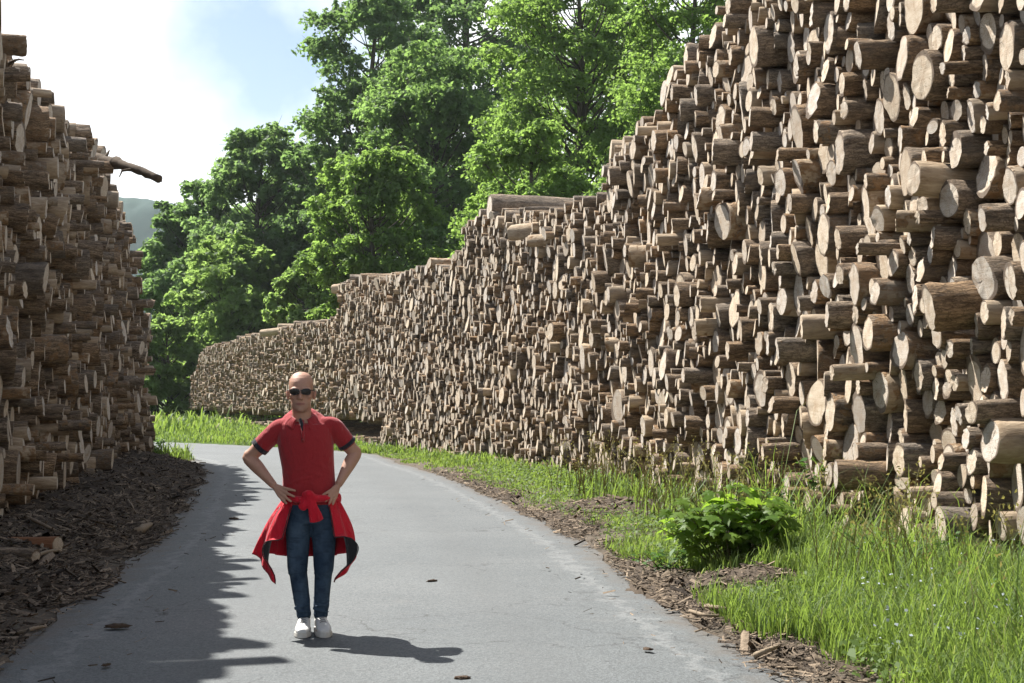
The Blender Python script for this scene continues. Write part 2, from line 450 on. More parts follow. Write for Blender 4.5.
# ------------------------------------------------------------------ the stacks: logs dropped one on another
def pack(s0, s1, Hfun, rfun, seed):
    rg = np.random.default_rng(seed)
    ds = .02
    S = np.arange(s0, s1, ds); sk = np.zeros(len(S)); H = Hfun(S)
    bias = np.repeat(rg.random(len(S) // 40 + 2) * .5, 40)[:len(S)]
    out = []
    while True:
        score = np.where(sk < H, sk + bias, 1e9)
        k = int(score.argmin())
        if score[k] > 1e8: break
        r = rfun(S[k], sk[k], rg)
        m = max(2, int(r / ds))
        best = None
        for kk in (k, k - m // 2, k + m // 2, k - m, k + m):
            a, b = kk - m, kk + m + 1
            if a < 0 or b > len(S): continue
            arc = np.sqrt(np.clip(r * r - (S[a:b] - S[kk]) ** 2, 0, None))
            z = (sk[a:b] + arc * .96).max()
            if best is None or z < best[0]: best = (z, kk, a, b, arc)
        if best is None:
            sk[max(0, k - 3):k + 4] = 1e3; continue
        z, kk, a, b, arc = best
        sk[a:b] = np.maximum(sk[a:b], z + arc)
        out.append((S[kk], z, r))
        bias[a:b] = rg.random() * .5
    return out

class Stack:
    def __init__(s, base, side):
        s.C, s.q = smooth_poly(base, 900)
        s.T = np.gradient(s.C, axis=0); s.T /= np.linalg.norm(s.T, axis=1)[:, None]
        s.side = side                       # +1: the road lies to the left of the direction of the line
        s.N = np.stack([-s.T[:, 1], s.T[:, 0]], 1) * side
        s.L = s.q[-1]
    def at(s, q):
        return (np.array([np.interp(q, s.q, s.C[:, k]) for k in (0, 1)]), np.array([np.interp(q, s.q, s.N[:, k]) for k in (0, 1)]), np.array([np.interp(q, s.q, s.T[:, k]) for k in (0, 1)]))
    def px(s, q):
        P, _, _ = s.at(q)
        return project([(P[0], P[1], 1.6)])[0][0]

RIGHT = Stack([(3.7, 1.5), (3.95, 6.0), (3.92, 10.8), (3.45, 14.3), (3.0, 17.6), (2.3, 21.8), (.98, 29.2), (-1.34, 37.3), (-4.67, 46.6), (-9.6, 63), (-15.7, 84), (-25.7, 113)], +1)
LEFT = Stack([(-4.7, 4), (-4.95, 9), (-5.35, 13.5), (-6.15, 18.5), (-7.35, 25), (-8.95, 33), (-9.65, 38.3)], -1)

def right_top(q):
    px = np.interp(q, qs_r, px_r); Y = np.interp(q, qs_r, RIGHT.C[:, 1])
    ty = np.interp(px, [188, 200, 246, 332, 334, 370, 400, 437, 455, 458, 500, 560, 594, 598, 640, 662, 700, 716, 760, 1100],
                       [385, 353, 340, 323, 287, 283, 279, 270, 256, 228, 221, 216, 206, 168, 127, 88, 42, 4, -45, -330])
    return np.minimum(1.6 + (400 - ty) / F_PX * Y, 7.7 + .25 * np.sin(q * .7))
qs_r = RIGHT.q; px_r = project(np.c_[RIGHT.C, np.full(len(RIGHT.C), 1.6)])[0]
qs_l = LEFT.q; px_l = project(np.c_[LEFT.C, np.full(len(LEFT.C), 1.6)])[0]
def left_top(q):
    Y = np.interp(q, qs_l, LEFT.C[:, 1])
    return np.interp(Y, [4, 15, 17.5, 18.6, 19.6, 23, 27, 29, 34.5, 36.5, 37.6, 38.6], [6.9, 6.75, 6.0, 5.7, 5.85, 6.3, 6.65, 6.4, 6.5, 5.9, 4.3, 2.6])

def r_left(q, z, rg):
    r = .5 * float(np.exp(rg.normal(math.log(.20), .40)))
    if rg.random() < .02: r = rg.uniform(.2, .3)
    return float(np.clip(r, .06, .3))

def r_log(q, z, rg):
    near = float(np.interp(q, [8, 14, 34], [.85, .7, 0.0]))          # the thick butts lie near the road's mouth
    r = .5 * float(np.exp(rg.normal(math.log(.176 + .026 * near), .36 + .08 * near)))
    if rg.random() < .012 + .024 * near: r = rg.uniform(.18, .27)
    return float(np.clip(r, .05, .35))

LOGS = []     # dicts with position of the cut end, axis, radius ...
def fill(stack, Hfun, seed, name, lean, turn, rf):
    rg = np.random.default_rng(seed + 100)
    for q, z, r in pack(0, stack.L, Hfun, rf, seed):
        P, N, T = stack.at(q)
        amp = float(np.interp(q, [12, 20, 32, 46], [.66, .50, .34, .25])) if name == 'right' else .8
        prot = amp * (rg.normal(0, .13) + .11 * math.sin(q * 1.9 + z * 1.3) + .09 * math.sin(q * .63 - z * 2.2))
        if rg.random() < .10: prot += amp * rg.uniform(.15, .42)
        prot = float(np.clip(prot, -.4, .7))
        if z < .5: prot = min(prot, .12)
        yaw = turn + (rg.normal(0, .05) if rg.random() < .85 else rg.normal(0, .15))
        pit = rg.normal(0, .03)
        n = Vector((N[0], N[1], 0)); tt = Vector((T[0], T[1], 0))
        ax = (n + tt * yaw + Vector((0, 0, pit))).normalized()      # points out of the stack
        end = Vector((P[0], P[1], z)) + n * (prot - lean * z)
        LOGS.append(dict(end=end, ax=ax, r=r, stack=name, q=q, z=z, len=4.0 + rg.uniform(-.4, .4),
                         hue=rg.random() ** 1.5 * (1.0 if name == 'right' else .8), gone=float(np.clip(rg.beta(1.0, 1.9) * 1.25 - (.28 if name == 'right' else .14), -.3, 1)), grey=rg.random() ** 2.2,
                         dirt=(rg.random() ** 3) * (1 if name == 'left' else .8), cutgrey=rg.random() ** (1.3 if name == 'right' else .9), seed=int(rg.integers(1e9)), prot=prot))
fill(RIGHT, right_top, 21, 'right', .035, .13, r_log)
fill(LEFT, left_top, 22, 'left', .085, .10, r_left)

def log_frame(ax):
    up = Vector((0, 0, 1)); x = up.cross(ax).normalized(); y = ax.cross(x).normalized()
    return x, y

def log_geo(L, sides, hi):
    """bark tube and cut face in the log's own frame: z axis out of the stack, cut end at z = 0"""
    rg = np.random.default_rng(L['seed'])
    r = L['r']
    th = np.arange(sides) / sides * 2 * PI + rg.random() * .3
    shape = 1 + .06 * np.cos(2 * (th - rg.random() * 6)) + .04 * np.cos(3 * (th - rg.random() * 6))
    if hi:
        shape += .03 * np.cos(5 * (th - rg.random() * 6)) + .016 * rg.standard_normal(sides)
        zs = np.array([0, -.012, -.05, -.14, -.26, -.4, -.6, -.85, -1.2, -L['len']])
    else:
        zs = np.array([0, -.02, -.4, -L['len']])
    R = np.empty((len(zs), sides))
    for i, z in enumerate(zs):
        k = 1 + .012 * (-z)
        w = (.026 if hi else .01) * rg.standard_normal(sides) if i > 1 else 0
        R[i] = r * k * (shape + w)
    R[0] *= .975
    bend = rg.normal(0, .012, 2)
    tilt = rg.normal(0, .09, 2)                       # the saw did not go quite square
    V = np.empty((len(zs), sides, 3))
    V[..., 0] = R * np.cos(th) + bend[0] * zs[:, None] ** 2
    V[..., 1] = R * np.sin(th) + bend[1] * zs[:, None] ** 2
    V[..., 2] = zs[:, None]
    fade = np.exp(zs / .25)[:, None]
    V[..., 2] += (V[..., 0] * tilt[0] + V[..., 1] * tilt[1]) * fade
    if hi: V[0, :, 2] += .004 * rg.standard_normal(sides)
    n = len(zs)
    i = np.arange(n - 1)[:, None] * sides; j = np.arange(sides)[None]; j2 = (j + 1) % sides
    Q = np.stack([i + sides + j, i + sides + j2, i + j2, i + j], -1).reshape(-1, 4)
    # uv of the bark: metres round, metres along
    off = rg.random(2) * 40
    jj = np.broadcast_to(j, (n - 1, sides)); ii = np.broadcast_to(np.arange(n - 1)[:, None], (n - 1, sides))
    ua, ub = jj * (2 * PI * r / sides) + off[0], (jj + 1) * (2 * PI * r / sides) + off[0]
    va, vb = zs[ii] + off[1], zs[ii + 1] + off[1]
    uvq = np.stack([np.stack([ua, vb], -1), np.stack([ub, vb], -1), np.stack([ub, va], -1), np.stack([ua, va], -1)], 2).reshape(-1, 2)
    # cut face
    rim = V[0]
    cen = rim.mean(0)
    pith = np.array([rg.normal(0, .09) * r, rg.normal(0, .09) * r])
    uo = 8.0 * rg.integers(0, 30, 2)
    if hi:
        mid = cen + (rim - cen) * .55
        mid[:, 2] += .003 * rg.standard_normal(sides)
        FV = np.vstack([rim, mid, [cen]])
        jl = np.arange(sides); jl2 = (jl + 1) % sides
        FQ = np.stack([jl, jl2, sides + jl2, sides + jl], 1)
        FT = np.stack([sides + jl, sides + jl2, np.full(sides, 2 * sides)], 1)
    else:
        FV = np.vstack([rim, [cen]]); jl = np.arange(sides); jl2 = (jl + 1) % sides
        FQ = np.zeros((0, 4), int); FT = np.stack([jl, jl2, np.full(sides, sides)], 1)
    fuv = FV[:, :2] - pith + uo
    return V.reshape(-1, 3), Q, uvq, FV, FQ, FT, fuv

def log_matrix(L):
    x, y = log_frame(L['ax'])
    M = Matrix((x, y, L['ax'])).transposed().to_4x4(); M.translation = L['end']
    return M

# long logs thrown across the tops of the stacks, seen from the side
def top_log(p0, p1, r, label, seed, hue=.3, gone=.5):
    a, b = Vector(p0), Vector(p1)
    ax = (a - b).normalized()
    return dict(end=a, ax=ax, r=r, stack='top', q=0, z=a.z, len=(a - b).length, hue=hue, gone=gone, grey=.3, dirt=.1, cutgrey=.3, seed=seed, prot=0, label=label)

# what the photograph shows of each log: rays through every other pixel
allV, allF, owner = [], [], []
nv = 0
for k, L in enumerate(LOGS):
    x, y = log_frame(L['ax']); sides = 10
    th = np.arange(sides) / sides * 2 * PI
    ring = np.outer(np.cos(th), x) + np.outer(np.sin(th), y)
    e = np.array(L['end']); b = e - np.array(L['ax']) * 2.0
    allV.append(np.vstack([e + ring * L['r'], b + ring * L['r']]))
    f = [tuple(range(nv, nv + sides))] + [(nv + j, nv + sides + j, nv + sides + (j + 1) % sides, nv + (j + 1) % sides) for j in range(sides)]
    allF += f; owner += [k] * len(f); nv += 2 * sides
bvh = BVHTree.FromPolygons([tuple(v) for v in np.vstack(allV)], allF)
count = np.zeros(len(LOGS), int)
o = Vector((0, 0, EYE))
for py in range(1, H_PX, 2):
    v = (H_PX / 2 - py) / F_PX
    for px in range(1, W_PX, 2):
        uu = (px - W_PX / 2) / F_PX
        hit = bvh.ray_cast(o, Vector((uu, CP - v * SP, SP + v * CP)))
        if hit[2] is not None and (hit[0].y > 5):
            if ground_cut is None or hit[0].z > ground_cut(hit[0]): count[owner[hit[2]]] += 1
del bvh, allV, allF, owner
order = np.argsort(-count, kind='stable')
CHOSEN = [int(k) for k in order[:N_LOGS]]
print('logs', len(LOGS), 'seen', int((count > 0).sum()), 'smallest chosen', count[CHOSEN[-1]] * 4, 'px')

# the rest of both stacks: one object
cs = set(CHOSEN)
Vs, Qs, UQ, Ts, UT, TQ, CC = [], [], [], [], [], [], []
nv = 0; mi_q, mi_t = [], []
Qall, Quv, Tall, Tuv, FQall, FQuv, Call = [], [], [], [], [], [], []
for k, L in enumerate(LOGS):
    if k in cs: continue
    px, py, d = project([L['end']])
    near = d[0] < 34
    if d[0] > 45 and count[k] == 0 and L['z'] < 4.5: continue       # deep behind others: nothing of it shows
    V, Q, uvq, FV, FQ, FT, fuv = log_geo(L, 14 if near else 9, False)
    M = np.array(log_matrix(L))
    Vw = V @ M[:3, :3].T + M[:3, 3]; Fw = FV @ M[:3, :3].T + M[:3, 3]
    Vs += [Vw, Fw]
    Qall.append(Q + nv); Quv.append(uvq)
    Tall.append(FT + nv + len(V)); Tuv.append(fuv[FT.ravel()])
    Call += [np.tile([L['hue'], L['gone'], L['grey']], (len(V), 1)), np.tile([L['cutgrey'], L['r'], L['dirt']], (len(FV), 1))]
    nv += len(V) + len(FV)
Qa, Ta = np.vstack(Qall), np.vstack(Tall)
me = np_mesh('stacked_logs', np.vstack(Vs), [Qa, Ta], uv=np.vstack(Quv + Tuv), col=np.vstack(Call), mat_idx=np.r_[np.zeros(len(Qa), int), np.ones(len(Ta), int)])
rest = link('stacked_logs', me, [BARK, FACE])
sm = np.r_[np.ones(len(Qa), bool), np.zeros(len(Ta), bool)]; me.polygons.foreach_set('use_smooth', sm)
tag(rest, 'mass of smaller and farther log ends filling both roadside stacks', 'logs', kind='stuff')

def make_log(L, label, group):
    V, Q, uvq, FV, FQ, FT, fuv = log_geo(L, 22, True)
    me = np_mesh('log', V, [Q], uv=uvq, col=np.tile([L['hue'], L['gone'], L['grey']], (len(V), 1)))
    lo = link('log', me, BARK); lo.matrix_world = log_matrix(L)
    fu = np.vstack([fuv[FQ.ravel()], fuv[FT.ravel()]])
    fm = np_mesh('cut_face', FV, [FQ, FT], uv=fu, col=np.tile([L['cutgrey'], L['r'], L['dirt']], (len(FV), 1)))
    link('cut_face', fm, FACE, lo, smooth=True)
    return tag(lo, label, 'log', group)
# ------------------------------------------------------------------ the logs that show largest: a thing each, with a label of its own
def tone(L):
    if L['dirt'] > .45: return 'dirty'
    if L['cutgrey'] > .55: return 'grey'
    return 'pale'
def size(L):
    return 'thick' if L['r'] > .19 else 'medium' if L['r'] > .125 else 'slim'
def place(L):
    px, py, _ = project([L['end']]); px, py = float(px[0]), float(py[0])
    if L['stack'] == 'left':
        c = 'by the left edge' if px < 48 else "mid left stack" if px < 98 else "left stack's far end"
    else:
        c = ('left of the step' if px < 585 else 'under the step' if px < 665 else 'above the seedling' if px < 770 else 'right of the seedling' if px < 860 else 'near right edge' if px < 945 else 'at right edge')
    r = ('at the top' if py < 75 else 'at treetop height' if py < 160 else 'at branch height' if py < 215 else 'halfway up' if py < 280 else 'over head height' if py < 360 else 'at head height' if py < 420 else 'at chest height' if py < 490 else 'at the grass')
    if L['stack'] == 'left' and py >= 490: r = 'by the litter'
    return c, r, px, py
ORD = ['next', 'second', 'third', 'fourth', 'fifth', 'sixth', 'seventh', 'eighth', 'ninth']
DIR = ['right of', 'above right of', 'above', 'above left of', 'left of', 'below left of', 'below', 'below right of']
cells = {}
for k in CHOSEN:
    c, r, px, py = place(LOGS[k])
    cells.setdefault((c, r), []).append((k, px, py))
for (c, r), mem in cells.items():
    big = max(mem, key=lambda m: count[m[0]])
    L = LOGS[big[0]]
    grp = 'logs of the left stack' if L['stack'] == 'left' else 'logs of the right stack'
    make_log(L, 'biggest %s log end %s, %s' % (tone(L), c, r), grp)
    sect = {}
    for k, px, py in mem:
        if k == big[0]: continue
        a = math.atan2(-(py - big[2]), px - big[1])
        sect.setdefault(int(round(a / (PI / 4))) % 8, []).append((math.hypot(px - big[1], py - big[2]), k))
    for d, ks in sect.items():
        for i, (_, k) in enumerate(sorted(ks)):
            L = LOGS[k]
            make_log(L, '%s %s log, %s %s the biggest %s %s' % (size(L), tone(L), ORD[min(i, 8)], DIR[d], c, r), grp)

TOPS = []
def lay(px0, py0, px1, py1, Y0, Y1, r, label, seed, **kw):
    make_log(top_log(at_depth(px0, py0, Y0), at_depth(px1, py1, Y1), r, label, seed, **kw), label, 'logs lying across the top of the right stack')
lay(334, 289, 392, 283, 55.5, 53.5, .19, 'long pale log lying level on the stack top above the low far part', 1, gone=.8)
lay(345, 296, 377, 293, 54.6, 53.9, .17, 'short thick log tucked under the level log on the far step', 2, gone=.35)
lay(352, 281, 372, 281, 56.5, 58, .15, 'small log end behind the level log on the far step', 3, gone=.6)
lay(497, 223, 592, 209, 34.5, 36.0, .16, 'longest log lying along the top left of the stepped shoulder', 4, gone=.9)
lay(512, 233, 578, 226, 32.2, 31.0, .17, 'bare log lying just under the longest top log', 5, gone=.95)
lay(530, 241, 585, 237, 31.0, 30.0, .13, 'thin long log lying lowest of the three by the stepped shoulder', 6, gone=.6)
lay(262, 333, 325, 327, 72, 70, .18, 'long log lying flat on the low far end of the stack', 7, gone=.7)
# ------------------------------------------------------------------ trees
def quad_leaves(P, Nrm, size, aspect, rg, fold=.25):
    """leaf-shaped quads at points P facing Nrm; returns V, Q"""
    n = len(P)
    r = rg.standard_normal((n, 3))
    A = np.cross(Nrm, r); A /= np.linalg.norm(A, axis=1)[:, None] + 1e-9
    B = np.cross(Nrm, A)
    s = size[:, None]
    a, b = A * s * .5, B * s * .5 * aspect
    f = Nrm * s * fold * .5
    V = np.stack([P - a, P + b + f, P + a * 1.1, P - b + f], 1).reshape(-1, 3)
    Q = (np.arange(n) * 4)[:, None] + np.arange(4)[None]
    return V, Q

TREE_BARK = None
def bark_mat(name, a, b):
    t = NT(name); st = t.mapping(t.coord(), (1, 1, .25))
    n = t.noise(st, 6, 5, .7)
    return t.done(t.bsdf(t.mix(n, a, b), .9, t.bump(n, .8, .05), spec=.15))
TREE_BARK = bark_mat('tree_bark', (.035, .03, .024), (.13, .115, .09))

LEAF = {
    'maple': leaf_material('maple_leaves', (.12, .195, .062), (.19, .285, .10), .68, .6),
    'beech': leaf_material('beech_leaves', (.11, .185, .078), (.17, .262, .112), .68, .6),
    'dark': leaf_material('dark_leaves', (.10, .17, .08), (.15, .235, .11), .66, .6),
    'pale': leaf_material('pale_leaves', (.15, .225, .09), (.215, .31, .125), .68, .6),
    'grey': leaf_material('willow_leaves', (.12, .195, .095), (.175, .262, .132), .66, .6),
}

def make_tree(label, cx, cy, z0, h, w, kind, seed, leaves, leaf, low=.15, lobes=46, gaps=.0, group='trees beyond the log stacks', cat='tree', name='tree', cone=.0):
    """a tree standing at (cx, cy): height h, crown width w, crown from low*h up"""
    rg = np.random.default_rng(seed)
    root = tag(empty(name, (cx, cy, z0)), label, cat, group)
    H = h; R = w / 2
    zb = low * H
    # lobes: clumps of foliage at the ends of limbs
    C, LR = [], []
    tries = 0
    lobes = int(lobes * 1.9)
    while len(C) < lobes and tries < 4000:
        tries += 1
        u = rg.random() ** .85
        z = zb + (H - zb) * (.04 + .93 * u)
        um = .42 - .3 * cone
        prof = math.sqrt(max(.02, 1 - ((um - u) / (um + .14)) ** 2)) if u < um else math.sqrt(max(.03, 1 - ((u - um) / (1.04 - um)) ** 2))
        rr = R * prof * (.25 + .75 * math.sqrt(rg.random())) * (.74 + .26 * rg.random())
        a = rg.random() * 2 * PI
        c = np.array([rr * math.cos(a), rr * math.sin(a), z])
        lr = R * rg.uniform(.14, .29) * (1.05 - .2 * u)
        if any(np.linalg.norm((c - q) * (1, 1, 1.25)) < .42 * (lr + r_) for q, r_ in zip(C, LR)): continue
        C.append(c); LR.append(lr)
    C = np.array(C); LR = np.array(LR)
    wgt = LR ** 2; wgt = wgt / wgt.sum()
    Vs, Qs, Cs, n0 = [], [], [], 0
    for c, lr, w_ in zip(C, LR, wgt):
        n = max(40, int(leaves * 1.9 * w_))
        # sprays: short twigs fanning out of the clump, leaves along them
        k = max(6, n // 16)
        d = rg.standard_normal((k, 3)); d[:, 2] = d[:, 2] * .75 + .12
        d /= np.linalg.norm(d, axis=1)[:, None]
        rad = lr * (.55 + .6 * rg.random(k) ** .7)
        tip = c + d * rad[:, None] * np.array([1.12, 1.12, .72])
        idx = rg.integers(0, k, n)
        tt = rg.random(n) ** .6
        droop = np.zeros((n, 3)); droop[:, 2] = -.16 * lr * tt ** 2
        P = c + (tip[idx] - c) * (.35 + .68 * tt)[:, None] + droop + rg.standard_normal((n, 3)) * lr * .085
        nr = d[idx] * .5 + np.array([0, 0, .75]) + rg.standard_normal((n, 3)) * .8
        nr /= np.linalg.norm(nr, axis=1)[:, None]
        V, Q = quad_leaves(P, nr, leaf * (.6 + .8 * rg.random(n)), .62, rg)
        Vs.append(V); Qs.append(Q + n0); n0 += len(V)
        tone = np.clip(.5 + .22 * rg.standard_normal() + .22 * rg.standard_normal(n), 0, 1)
        Cs.append(np.repeat(tone, 4)[:, None] * np.ones((1, 3)))
    link('crown', np_mesh('crown', np.vstack(Vs), [np.vstack(Qs)], col=np.vstack(Cs)), LEAF[kind], root, smooth=False)
    # trunk and limbs
    mb = MB()
    tr = .016 * H + .05
    zs = np.linspace(0, H * .93, 10)
    sway = np.stack([.02 * H * np.sin(zs / H * 4 + seed), .02 * H * np.cos(zs / H * 3.3 + seed), zs], 1); sway[0, :2] = 0
    sway -= [sway[0, 0], sway[0, 1], 0]
    mb.tube(sway, tr * (1.25 - zs / H * 1.15).clip(.06, 2), 9)
    for c, lr in zip(C, LR):
        zt = max(zb * .55, c[2] - .75 * math.hypot(c[0], c[1]) - .03 * H)
        zt = min(zt, H * .9)
        s = np.array([np.interp(zt, zs, sway[:, 0]), np.interp(zt, zs, sway[:, 1]), zt])
        m = (s + c) / 2 + np.array([0, 0, -.04 * H]) + rg.standard_normal(3) * .012 * H
        tpar = np.linspace(0, 1, 6)[:, None]
        path = (1 - tpar) ** 2 * s + 2 * tpar * (1 - tpar) * m + tpar ** 2 * c
        r0 = tr * .34 * (1.1 - zt / H)
        mb.tube(path, np.linspace(r0 + .02, .02, 6), 5)
        for _ in range(3):
            e = c + rg.standard_normal(3) * lr * .6
            mb.tube([c, (c + e) / 2 + [0, 0, .06 * lr], e], [.03, .02, .01], 4)
    mb.build('trunk', TREE_BARK, root)
    return root

def tree_px(label, px, ytop, wpx, Y, kind, seed, leaves, leaf=None, **kw):
    """a tree at distance Y whose top and width fill these pixels of the photograph"""
    top = at_depth(px, ytop, Y)
    z0 = float(ground_z(top.x, Y)[0]) - .1
    return make_tree(label, top.x, Y, z0, top.z - z0, wpx * 1.12 / F_PX * Y, kind, seed, leaves, leaf or Y / F_PX * 4.6, **kw)

TREES = [
    # label, px, top, width px, distance, kind, seed, leaves
    ('tall dark airy tree with ragged limbs at the left of the highest crowns', 372, -14, 165, 128, 'dark', 3, 30000, dict(low=.25, lobes=60)),
    ('broad dense green tree in the middle behind the step of the log stack', 432, 42, 175, 112, 'beech', 4, 42000, dict(low=.12, lobes=70)),
    ('tall bright maple rising behind the stepped shoulder of the right log stack', 572, -48, 210, 88, 'maple', 5, 46000, dict(low=.1, lobes=74)),
    ('bright maple behind the tallest part of the right log stack', 690, -60, 190, 76, 'maple', 16, 30000, dict(low=.12, lobes=60)),
    ('low round bright green tree just above the middle of the right stack', 536, 126, 150, 66, 'maple', 7, 26000, dict(low=.1, lobes=44)),
    ('light green tree directly above the logs lying across the stack top', 378, 142, 150, 86, 'maple', 8, 32000, dict(low=.08, lobes=52)),
    ('loose grey green tree with a thin ragged top beyond the bend', 262, 124, 140, 132, 'grey', 9, 32000, dict(low=.1, lobes=52)),
    ('dark round tree beside the left log stack under the far hill', 198, 176, 112, 140, 'dark', 10, 32000, dict(low=.0, lobes=60)),
    ('pale bushy tree in front of the others over the far end of the stack', 228, 236, 150, 124, 'pale', 11, 30000, dict(low=.0, lobes=52, cone=.6)),
    ('small pale green bush tree above the low middle of the right stack', 306, 262, 86, 96, 'pale', 12, 16000, dict(low=.05, lobes=36)),
    ('leafy bush at the end of the right stack beside the road', 168, 316, 80, 117, 'pale', 13, 16000, dict(low=.0, lobes=34)),
    ('very tall dark tree whose top leaves the photo above the middle', 476, -95, 190, 150, 'dark', 14, 34000, dict(low=.2, lobes=64)),
    ('dull green tree filling the gap between the grey and the tall tree', 312, 160, 150, 140, 'beech', 15, 30000, dict(low=.05, lobes=44)),
    ('yellowish bushy tree peeping between the left stack and the pale bush', 158, 240, 60, 150, 'pale', 17, 10000, dict(low=.0, lobes=30)),
    ('dark green tree closing the gap low behind the grey green tree', 240, 205, 150, 160, 'dark', 19, 22000, dict(low=.0, lobes=50)),
    ('dark tree deep behind the bright maples', 630, -30, 200, 120, 'dark', 18, 22000, dict(low=.1, lobes=50)),
]
for lab, px, ty, wpx, Y, kind, seed, nl, kw in TREES:
    tree_px(lab, px, ty, wpx, Y, kind, seed, nl, **kw)
# ------------------------------------------------------------------ bark litter: bank, band and heaps, with chips strewn over them
def litter_patch(xs, ys, keep):
    X, Y = np.meshgrid(xs, ys, indexing='ij')
    h = litter_h(X.ravel(), Y.ravel())
    base = ground_z(X.ravel(), Y.ravel())
    rough = .022 * wob(X.ravel(), Y.ravel(), 9.0) + .012 * RNG.standard_normal(X.size)
    on = h > .025
    z = np.maximum(base, -.02) + h + rough * np.clip(h / .05, 0, 1) - np.where(on, 0, .06)
    n, m = len(xs), len(ys)
    I = (np.arange(n - 1)[:, None] * m + np.arange(m - 1)[None]).ravel()
    Q = np.stack([I, I + m, I + m + 1, I + 1], 1)
    ok = keep(X.ravel(), Y.ravel()) & on
    Q = Q[ok[Q].any(1)]
    return np.stack([X.ravel(), Y.ravel(), z], 1), Q
lit = MB()
V, Q = litter_patch(np.arange(-10.4, -2.2, .07), np.arange(5, 40, .09), lambda x, y: (road_dist(x, y)[1] < 0))
used = np.unique(Q); mp = np.full(len(V), -1); mp[used] = np.arange(len(used)); lit.add(V[used], mp[Q], col=(.12, 0, 0))
V, Q = litter_patch(np.arange(-4, 4.4, .07), np.arange(5, 36, .09), lambda x, y: (road_dist(x, y)[1] > 0))
used = np.unique(Q); mp = np.full(len(V), -1); mp[used] = np.arange(len(used)); lit.add(V[used], mp[Q], col=(.16, 0, 0))

def chips(x, y, z, rg, ln, tone):
    """curled flakes of bark lying at odd angles"""
    n = len(x)
    a = rg.random(n) * 2 * PI
    A = np.stack([np.cos(a), np.sin(a), rg.normal(0, .28, n)], 1); A /= np.linalg.norm(A, axis=1)[:, None]
    U = np.stack([rg.normal(0, .35, n), rg.normal(0, .35, n), np.ones(n)], 1)
    B = np.cross(U, A); B /= np.linalg.norm(B, axis=1)[:, None]
    Nn = np.cross(A, B)
    L = ln[:, None]; Wd = L * (.09 + .22 * rg.random(n))[:, None]; C = Wd * (.15 + .3 * rg.random(n))[:, None]
    P = np.stack([x, y, z], 1)
    pts = []
    for s_ in (-.5, .5):
        k = (.6 + .4 * rg.random(n))[:, None]
        pts += [P + A * L * s_ + B * Wd * .5 * k, P + A * L * s_ * 1.06 + Nn * C, P + A * L * s_ - B * Wd * .5 * k]
    V = np.stack(pts, 1).reshape(-1, 3)
    o = (np.arange(n) * 6)[:, None]
    Q = np.vstack([o + np.array([[0, 1, 4, 3]]), o + np.array([[1, 2, 5, 4]])])
    return V, Q, np.repeat(tone, 6)[:, None] * np.ones((1, 3))
rg = np.random.default_rng(41)
def strew(n, xr, yr, side, pmin, size):
    # more of them near the camera, where each one shows
    y = yr[0] * (yr[1] / yr[0]) ** rg.random(n)
    c0 = np.interp(y, RL[:, 1] if side < 0 else RR[:, 1], RL[:, 0] if side < 0 else RR[:, 0])
    x = c0 + side * rg.uniform(xr[0], xr[1], n)
    h = litter_h(x, y)
    ok = rg.random(n) < np.clip(h / .03, pmin, 1)
    x, y, h = x[ok], y[ok], h[ok]
    z = np.where(h > .012, np.maximum(ground_z(x, y), -.02) + h, np.where(road_dist(x, y)[0] < 0, .012, ground_z(x, y))) + .008 + .012 * rg.random(len(x))
    ln = size * np.exp(rg.normal(0, .55, len(x)))
    tone = np.clip(rg.beta(1.0, 2.3 if side < 0 else 1.7, len(x)), 0, 1)
    V, Q, c = chips(x, y, z, rg, ln.clip(.02, .42), tone)
    lit.add(V, Q); lit.C[-1] = c
strew(46000, (-.15, 3.4), (6.2, 39), -1, .0, .062)
strew(9000, (-.12, 1.0), (6.2, 24), -1, .25, .05)
strew(500, (-.9, 0), (6.5, 30), -1, .25, .035)
strew(26000, (-.12, 1.2), (6.2, 33), 1, .16, .045)
strew(650, (-.8, 0), (6.5, 30), 1, .3, .03)
t = NT('bark_flakes')
v = t.sep(t.attr()); n = t.noise(t.geo(), 34, 4, .7)
c = t.mix(v[0], (.028, .021, .016), (.33, .255, .18))
c = t.mix(1.0, c, t.ramp(n, [(.3, .55), (.7, 1.3)]), 'MULTIPLY')
litter = lit.build('bark_litter', t.done(t.bsdf(c, .9, t.bump(n, .7, .02), spec=.15)), smooth=False)
tag(litter, 'dark brown bark flakes and chips heaped along both road edges', 'bark litter', kind='stuff')

